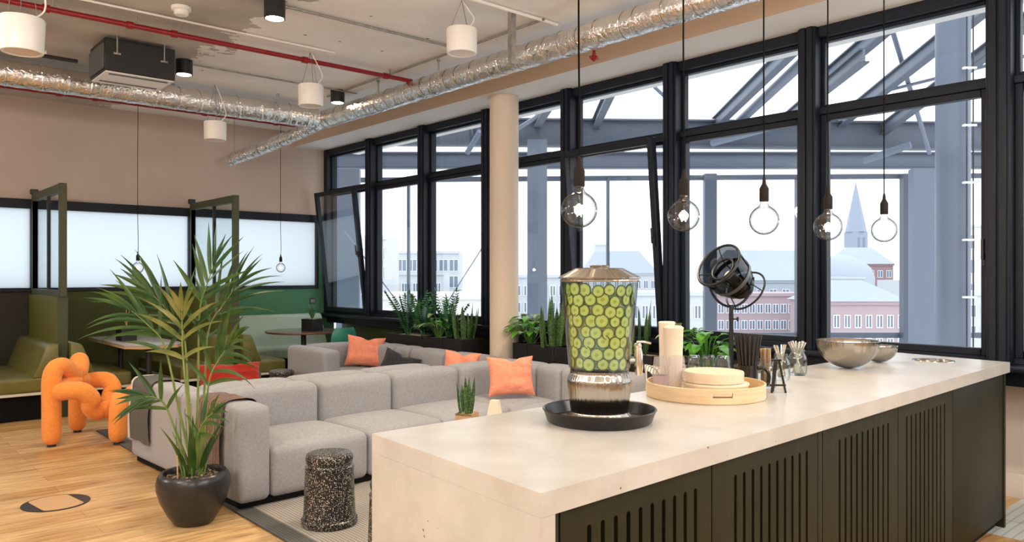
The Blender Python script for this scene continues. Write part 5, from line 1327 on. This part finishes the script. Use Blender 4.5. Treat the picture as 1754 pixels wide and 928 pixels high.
# right run of planters
ys = [6.02, 5.80, 5.41, 5.0, 4.6, 4.2]
labs = ['charcoal planter box right beside the column, holding pothos', 'charcoal planter box second from the column in the right run', 'charcoal planter box behind the left side of the drink dispenser', 'charcoal planter box behind the middle of the drink dispenser', 'charcoal planter box behind the right side of the drink dispenser']
for i in range(5): planter_box(5.32 if i else 5.32, 5.585, ys[i+1], ys[i]-.004, .80, labs[i])
leafy(5.44, 5.86, .782, 40, .36, .22, 'bushy pothos with pale variegated leaves beside the column', 'pothos', 'pothos', .13, .095, 'varieg')
snake_plant(5.45, 5.52, .782, 14, .52, .34, 'tall snake plant left of the drink dispenser')
snake_plant(5.45, 5.15, .782, 9, .42, .28, 'snake plant hidden behind the drink dispenser')
snake_plant(5.45, 4.52, .782, 14, .50, .36, 'snake plant right of the drink dispenser')
planter_box(5.30, 5.60, 3.35, 4.12, .74, 'charcoal planter box behind the tumblers, holding bright pothos')
leafy(5.44, 3.72, .722, 38, .36, .26, 'bright green pothos with large leaves behind the upturned tumblers', 'pothos', 'pothos', .13, .10)
leafy(5.40, 4.02, .722, 14, .42, .12, 'variegated pothos peeking above the cream cup stack', 'varieg', 'pothos', .08, .06)
# small plants
def cube_pot(x, y, z, w, h, lab, m='black_metal', rz=0):
    t = thing('square_pot', lab, 'plant pot', (x, y, z), rz)
    bm = B(); box(bm, -w/2, w/2, -w/2, w/2, 0, h-.012, .003, 1); 
    box(bm, -w/2, w/2, -w/2, -w/2+.008, h-.012, h); box(bm, -w/2, w/2, w/2-.008, w/2, h-.012, h); box(bm, -w/2, -w/2+.008, -w/2+.008, w/2-.008, h-.012, h); box(bm, w/2-.008, w/2, -w/2+.008, w/2-.008, h-.012, h)
    obj('pot_body', bm, m, t)
    bm = B(); box(bm, -w/2+.009, w/2-.009, -w/2+.009, w/2-.009, h-.0115, h-.004); obj('pebbles', bm, 'pebble', t)
def aloe(x, y, z, n, h, lab, m='aloe', name='aloe_plant', w=.022, sp=.5):
    t = thing(name, lab, 'plant', (x, y, z))
    for k in range(n):
        a = 2*PI*k/n*1.62+R.uniform(-.3,.3); tilt = sp*R.uniform(.1, 1)
        bm = B(); leaf(bm, (.01*math.cos(a), .01*math.sin(a), -.003), (math.cos(a)*tilt, math.sin(a)*tilt, 1), h*R.uniform(.6, 1.05), w, -.1, .5, 7, up=Vector((-math.cos(a), -math.sin(a), .3))); bmesh.ops.solidify(bm, geom=bm.faces[:], thickness=.003); obj('leaf', bm, m, t)
cube_pot(2.55, 9.55, .75, .17, .16, 'black square pot on the booth table', 'black_metal', .1)
t = thing('flowering_plant', 'small plant with pink flowers in the black pot on the booth table', 'plant', (2.55, 9.55, .906))
for k in range(10):
    a = R.uniform(0, 6.28); bm = B(); tp = Vector((.07*math.cos(a), .07*math.sin(a), R.uniform(.06, .18))); tube(bm, [(0,0,-.004), tp*.6, tp], .0025, 6, smooth=3); leaf(bm, tp, (math.cos(a), math.sin(a), .3), .07, .05, .6, .2, 6, shape='heart'); obj('leaf', bm, 'zz', t)
for k, (dx, h) in enumerate(((-.0, .26), (.035, .20), (-.03, .14))):
    bm = B(); tube(bm, [(0,0,-.004), (dx, 0, h)], .003, 6); leaf(bm, (dx, 0, h), (1 if k % 2 else -1, -.4, .25), .055, .05, .2, .15, 6, shape='heart'); obj('flower', bm, 'pinkflower', t)
cube_pot(4.86, 9.55, .75, .20, .165, 'dark cube pot on the round table', 'planter', .35)
aloe(4.86, 9.55, .911, 15, .24, 'aloe plant in the dark cube pot on the round table')
# coffee tables in the lounge
def coffee(x, y, r_, z, lab):
    t = thing('coffee_table', lab, 'coffee table', (x, y, ZR)); bm = B(); lathe(bm, [(0,z-.03),(r_-.01,z-.03),(r_,z-.02),(r_,z-.004),(r_-.004,z),(0,z)], 48); obj('tabletop', bm, 'table_grey', t)
    bm = B(); lathe(bm, [(0,.01),(.03,.01),(.03,z-.03),(0,z-.03)], 20); obj('pedestal', bm, 'black_metal', t); bm = B(); lathe(bm, [(0,0),(r_*.6,0),(r_*.6,.009),(0,.012)], 36); obj('base', bm, 'black_metal', t)
coffee(3.36, 4.14, .27, .40, 'small grey round table hidden behind the counter edge, carrying a snake plant')
cube_pot(3.40, 4.33, ZR+.40, .13, .11, 'gold brown square pot of the small snake plant behind the counter', 'ply', .5)
snake_plant(3.40, 4.33, ZR+.505, 13, .27, .15, 'small snake plant just behind the counter edge in front of the sofa')
coffee(3.40, 7.78, .42, .36, 'dark low round table between the sofas and the booths')
cube_pot(3.24, 7.75, ZR+.36, .17, .13, 'dark square pot on the low table behind the near sofa', 'table_top', .2)
aloe(3.24, 7.75, ZR+.486, 26, .22, 'spiky grass like plant in the square pot on the low table behind the sofa', 'palm', 'spiky_plant', .018, 1.1)
def tent(x, y, z, lab, h=.12, w=.08, rz=0, m='paper'):
    t = thing('table_tent', lab, 'table sign', (x, y, z), rz); bm = B(); prism(bm, [(-w/2,-w/2),(w/2,-w/2),(w/2,w/2),(-w/2,w/2)], 0, .004)
    for v in bm.verts: pass
    a = [bm.verts.new(p) for p in ((-w/2,-w/2,.004),(w/2,-w/2,.004),(w/2,w/2,.004),(-w/2,w/2,.004))]; b_ = [bm.verts.new(p) for p in ((-w*.22,-w*.22,h),(w*.22,-w*.22,h),(w*.22,w*.22,h),(-w*.22,w*.22,h))]
    bm.faces.new(b_)
    for k in range(4): bm.faces.new((a[k], a[(k+1)%4], b_[(k+1)%4], b_[k]))
    obj('card', bm, m, t)
tent(3.54, 4.19, ZR+.4005, 'cream paper tent card standing behind the counter edge near the coral cushion', .20, .125, .6)
tent(3.00, 7.72, ZR+.3605, 'small cream paper tent card on the low table behind the palm', .06, .09, .3)

# ------------------------------------------------------------------ outside: steel roof structure
def W(u, v, d): k = (u-877)/1324; p = CR*(k*d)+CF*d; return Vector((p.x, p.y, EYE+(471-v)/1324*d))
D0 = 14.5
def steel(name, cat, lab, parts, group=None):
    t = thing(name, lab, cat, (0,0,0), 0, group)
    for nm, f, m in parts:
        bm = B(); f(bm); obj(nm, bm, m, t)
    return t
def ibeam(u0, u1, v0, v1, d, lab, m='mid_steel', dv=0):
    def web(bm):
        a, b_ = W(u0, (v0+v1)/2, d), W(u1, (v0+v1)/2+dv, d); h = (v1-v0)/1324*d
        bar(bm, a, b_, .02, h*.94)
    def fl(s):
        def f(bm):
            a, b_ = W(u0, (v0+v1)/2, d), W(u1, (v0+v1)/2+dv, d); h = (v1-v0)/1324*d; z = Vector((0, 0, s*h*.48)); bar(bm, a+z, b_+z, .20, .03)
        return f
    return steel('steel_beam', 'steel beam', lab, (('web', web, m), ('flange', fl(1), 'dark_steel'), ('flange', fl(-1), 'dark_steel')))
ibeam(380, 1820, 200, 246, 13.2, 'upper deep steel beam of the glass roof outside', 'dark_steel', 12)
ibeam(380, 1820, 262, 288, D0+.6, 'middle pale steel beam outside the windows', 'mid_steel', 0)
steel('steel_rail', 'steel rail', 'slim dark rail at the head of the outer glazing', (('rail', lambda bm: bar(bm, W(380, 310, D0), W(1820, 300, D0), .08, .09), 'dark_steel'),))
steel('steel_rail', 'steel rail', 'low horizontal rail near the foot of the outer glazing', (('rail', lambda bm: bar(bm, W(870, 574, D0), W(1820, 574, D0), .08, .10), 'dark_steel'),))
def post(u, w, d, lab, v0=180, v1=1000, m='dark_steel', depth=.16):
    steel('steel_post', 'steel post', lab, (('post', lambda bm: box(bm, -w/2, w/2, -depth/2, depth/2, 0, 1, mtx=Matrix.Translation(W(u, v1, d)) @ Matrix.Rotation(-YAW, 4, 'Z') @ Matrix.Diagonal((1, 1, (v1-v0)/1324*d, 1))), m),))
post(1041, .05, D0, 'slim glazing bar outside behind the first globe bulb', 305)
post(1216, .22, D0-.1, 'steel post outside behind the second and third globe bulbs', 298)
post(1550, .13, D0-.1, 'steel post outside left of the fat round column', 298)
post(1580, .36, D0-2.5, 'broad pale steel post outside beside the fat round column', 290, m='mid_steel')
post(1366, .06, D0, 'slim glazing bar outside behind the wide window post', 305)
post(920, .32, 12.6, 'wide pale steel post outside just right of the cream column', 240, m='mid_steel')
post(597, .40, 13.6, 'wide pale steel post outside the tilted left window', 290, m='mid_steel')
post(700, .05, D0+1, 'slim glazing bar outside the left windows', 305)
# big round column with cables
rc = thing('round_steel_column', 'big round pale steel column outside the right-hand window', 'column')
p = W(1632, 471, 8.6); bm = B(); cyl(bm, (p.x, p.y, -6), (p.x, p.y, 6.6), .175, 40); obj('shaft', bm, 'mid_steel', rc)
for dx in (-.035, .035):
    pp = p-CF*.24+CR*(.05+dx); bm = B(); cyl(bm, (pp.x, pp.y, -6), (pp.x, pp.y, 6.5), .008, 8); obj('downpipe_cable', bm, 'black_metal', rc)
for k in range(8):
    pp = p-CF*.22+CR*.05; bm = B(); box(bm, -.07, .07, -.03, .01, -.01, .012, mtx=Matrix.Translation((pp.x, pp.y, -.6+k*.62)) @ Matrix.Rotation(-YAW, 4, 'Z')); obj('clip', bm, 'b_wframe', rc)
# rafters rising from the upper beam towards the building
def rafter(a, b_, lab, d0=13.2, d1=9.0, w=.15, rnd=False, m='mid_steel'):
    A_, B_ = W(a[0], a[1], d0), W(b_[0], b_[1], d1)
    if rnd: steel('roof_strut', 'roof strut', lab, (('pipe', lambda bm: cyl(bm, A_, B_, w/2, 14), m),))
    else: steel('roof_rafter', 'roof rafter', lab, (('web', lambda bm: bar(bm, A_, B_, .03, w), m), ('flange', lambda bm: bar(bm, A_+Vector((0,0,w/2)), B_+Vector((0,0,w/2)), .12, .02), 'dark_steel'), ('flange', lambda bm: bar(bm, A_-Vector((0,0,w/2)), B_-Vector((0,0,w/2)), .12, .02), 'dark_steel')))
rafter((1020, 212), (1090, 60), 'steel rafter seen through the clerestory behind the first pendant cord', w=.16)
rafter((1225, 212), (1400, 40), 'steel rafter rising in the clerestory left of the wide window post', w=.18)
rafter((1262, 212), (1430, 55), 'round roof strut beside the rafter left of the wide window post', w=.15, rnd=True)
rafter((1345, 205), (1480, 95), 'short rafter end low in the clerestory by the wide post', w=.15)
rafter((1395, 150), (1560, 10), 'steel rafter crossing the upper left of the right-hand clerestory', d0=11.5, w=.18)
rafter((1440, 208), (1700, 0), 'long steel rafter crossing the right-hand clerestory behind the round column', w=.19)
rafter((1512, 222), (1780, 20), 'long steel rafter seen below and above the transom by the round column', w=.17)
rafter((1522, 30), (1592, 262), 'thin diagonal strut crossing the long rafter on the right', d0=10.5, d1=13, w=.07, rnd=True)
rafter((1500, 160), (1780, 90), 'thin round tie behind the big round column', d0=12, d1=10, w=.05, rnd=True)
rafter((1090, 120), (1165, 190), 'thin brace falling right in the clerestory behind the second cord', d0=12.5, d1=13, w=.06, rnd=True)
rafter((880, 225), (975, 165), 'slim pale strut in the narrow clerestory beside the column', d0=12.8, d1=11, w=.07, rnd=True)
rafter((920, 210), (945, 165), 'short rafter end in the narrow clerestory beside the column', w=.15)
rafter((1220, 245), (1400, 195), 'round strut falling left below the transom behind the third bulb', d0=13, d1=11.5, w=.12, rnd=True)
rafter((1480, 275), (1560, 248), 'short round strut near the right-hand sash top', d0=13, d1=12.5, w=.12, rnd=True)
rafter((655, 235), (668, 200), 'pale bracket outside the left clerestory', d0=13, d1=12.5, w=.12)
rafter((812, 240), (806, 190), 'upright pale bracket outside the third left clerestory', d0=12.8, d1=12.5, w=.12)
rafter((800, 262), (822, 225), 'slanting pale bracket outside the third left clerestory', d0=12.8, d1=12.5, w=.09, rnd=True)
rafter((590, 395), (705, 550), 'thin diagonal cable outside the left windows falling right', d0=13, d1=13.4, w=.022, rnd=True, m='b_glass')
rafter((832, 415), (768, 515), 'thin diagonal cable outside the left windows falling left', d0=13, d1=13.4, w=.022, rnd=True, m='b_glass')

# ------------------------------------------------------------------ outside: the city
def building(lab, u0, u1, vtop, d, m, rows, cols, name='building', zb_=-22, depth=12, rot=0, ww=.5, wh=.55, roof=None, rh=0, first_row=0, fl=3.4, group=None, win='b_glass', frame=True):
    c0 = W((u0+u1)/2, 471, d); w = (u1-u0)/1324*d; zt2 = EYE+(471-vtop)/1324*d
    t = thing(name, lab, 'building', (c0.x, c0.y, zb_), -YAW+rot, group)
    H = zt2-zb_
    bm = B(); box(bm, -w/2, w/2, 0, depth, 0, H); box(bm, -w/2-.3, w/2+.3, -.3, -.001, H-.5, H) ; obj('walls', bm, m, t)
    if roof:
        bm = B(); vs = [bm.verts.new(p_) for p_ in ((-w/2-.4,-.6,H),(w/2+.4,-.6,H),(w/2+.4,depth+.4,H),(-w/2-.4,depth+.4,H),(-w/2+depth*.3,depth*.5,H+rh),(w/2-depth*.3,depth*.5,H+rh))]
        for f in ((0,1,5,4),(1,2,5),(2,3,4,5),(3,0,4),(3,2,1,0)): bm.faces.new([vs[i] for i in f])
        obj('roof', bm, roof, t)
    cw = w/cols; first = None
    for r_ in range(rows):
        for c_ in range(cols):
            x = -w/2+cw*(c_+.5); z = H-1.2-fl*(r_+first_row+.5)
            if z < .5: continue
            if first is None:
                hw, hh = cw*ww/2, fl*wh/2; b2 = B(); box(b2, -hw, hw, -.06, .0, -hh, hh)
                first = obj('window', b2, win, t); o = first
                if frame:
                    b3 = B(); 
                    for q_ in ((-hw-.12,-hw,-hh-.12,hh+.12),(hw,hw+.12,-hh-.12,hh+.12),(-.07,.07,-hh,hh),(-hw,hw,hh,hh+.12),(-hw,hw,-hh-.12,-hh)): box(b3, q_[0], q_[1], -.12, -.02, q_[2], q_[3])
                    ff = obj('window_surround', b3, 'b_wframe', first)
            else:
                o = first.copy(); COL.objects.link(o); o.parent = t
                if frame: f2 = ff.copy(); COL.objects.link(f2); f2.parent = o
            o.location = (x, 0, z)
    return t
t = thing('city_ground', 'pale ground of the city far below the windows', 'ground', (0,0,0)); bm = B(); box(bm, 10, 500, -200, 500, -23, -22.01); obj('ground', bm, 'b_ground', t); t['kind'] = 'structure'
building('cream stone building with tall slit windows outside the tilted left window', 555, 662, 404, 110, 'b_cream', 8, 9, ww=.35, wh=.6, fl=2.7)
building('white block with two window rows low outside the left windows', 560, 650, 478, 90, 'b_white', 4, 5, ww=.45, fl=3)
building('modern office with glazed upper floors outside the middle left window', 680, 786, 430, 155, 'b_white', 6, 6, ww=.78, wh=.66, fl=3.3)
building('low white block in front of the modern office', 664, 760, 466, 134, 'b_white', 3, 5, ww=.4, fl=3.3)
building('flat pale terrace roof building behind the left planters', 640, 850, 503, 70, 'b_cream', 2, 7, depth=10, ww=.4, fl=2.6)
building('low white building with small windows right of the cream column', 850, 984, 470, 120, 'b_white', 6, 9, ww=.5, fl=2.6)
building('far square pale tower behind the drink dispenser', 1019, 1042, 418, 290, 'b_white', 4, 2, fl=6)
building('pale pitched roof block behind the drink dispenser', 1000, 1125, 468, 200, 'b_white', 4, 10, roof='b_grey', rh=6)
building('long white terrace behind the snake plant', 988, 1222, 500, 104, 'b_white', 5, 13, ww=.5, fl=3)
building('long pink brick office with rows of white windows behind the studio lamp', 1228, 1402, 502, 128, 'b_pink', 6, 13, ww=.6, wh=.5, fl=2.7)
building('grey roofed hall behind the pink brick office', 1270, 1400, 480, 162, 'b_grey', 1, 6, roof='b_grey', rh=4)
building('distant pale roofs behind the studio lamp', 1235, 1400, 456, 275, 'b_white', 2, 10, roof='b_dome', rh=6, fl=5)
building('red brick building with pale roof below the steeple', 1405, 1552, 516, 110, 'b_pink', 5, 8, ww=.45, wh=.5, fl=3.3, roof='b_grey', rh=3)
building('brick hall with light gable below the steeple', 1440, 1530, 452, 225, 'b_brick', 2, 6, roof='b_dome', rh=5)
building('white flat roofed block below the steeple', 1405, 1480, 474, 165, 'b_white', 2, 5, fl=3.4)
building('white house with small windows between the two outside posts', 1556, 1625, 480, 140, 'b_white', 7, 5, ww=.4, fl=3)
building('tall cream stone tower right of the big round column', 1655, 1760, 385, 190, 'b_cream', 9, 5, ww=.3, fl=6)
building('white building low right of the big round column', 1640, 1800, 500, 110, 'b_white', 5, 9, ww=.4, fl=3)
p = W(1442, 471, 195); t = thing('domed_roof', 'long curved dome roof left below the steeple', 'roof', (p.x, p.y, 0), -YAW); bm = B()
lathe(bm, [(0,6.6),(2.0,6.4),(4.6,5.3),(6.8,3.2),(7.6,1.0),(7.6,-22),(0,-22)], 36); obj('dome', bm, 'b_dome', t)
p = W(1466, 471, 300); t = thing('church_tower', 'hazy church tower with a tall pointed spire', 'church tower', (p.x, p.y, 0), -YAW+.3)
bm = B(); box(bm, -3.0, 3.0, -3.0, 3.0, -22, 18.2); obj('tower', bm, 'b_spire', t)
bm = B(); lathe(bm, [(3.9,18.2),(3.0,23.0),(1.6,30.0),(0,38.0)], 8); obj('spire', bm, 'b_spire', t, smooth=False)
for x in (-1.2, 1.2):
    bm = B(); box(bm, x-.5, x+.5, -3.1, -3.0, 11, 16); obj('belfry_window', bm, 'b_glass', t)

# ------------------------------------------------------------------ light
w = bpy.data.worlds.new('sky'); SC.world = w; w.use_nodes = True; nt = w.node_tree; bg = nt.nodes['Background']
tc = nd(nt, 'ShaderNodeTexCoord'); sx = nd(nt, 'ShaderNodeSeparateXYZ'); lk(nt, tc.outputs['Generated'], sx.inputs[0])
rp = nd(nt, 'ShaderNodeValToRGB'); rp.color_ramp.elements[0].position = 0; rp.color_ramp.elements[0].color = rgb(.93,.965,1.0); rp.color_ramp.elements[1].position = .8; rp.color_ramp.elements[1].color = rgb(.84,.92,1.0)
lk(nt, sx.outputs['Z'], rp.inputs[0]); lk(nt, rp.outputs[0], bg.inputs[0]); bg.inputs[1].default_value = KSKY
# unseen fill points added to lift ceiling and walls, no fixtures, out of frame
for x, y in ((-1.5, 3.5), (-2.0, 1.2), (-1.2, -1.5), (2.0, -1.8), (-2.9, 7.6), (3.6, -.6)):
    L = bpy.data.lights.new('globe', 'POINT'); L.energy = KFILL; L.color = (1, .96, .92); L.shadow_soft_size = .2
    o = bpy.data.objects.new('globe', L); COL.objects.link(o); o.location = (x, y, 2.75)
vs_ = SC.view_settings; vs_.view_transform = 'Standard'; vs_.look = 'None'; vs_.gamma = 1; vs_.use_curve_mapping = False; vs_.exposure = EXPO
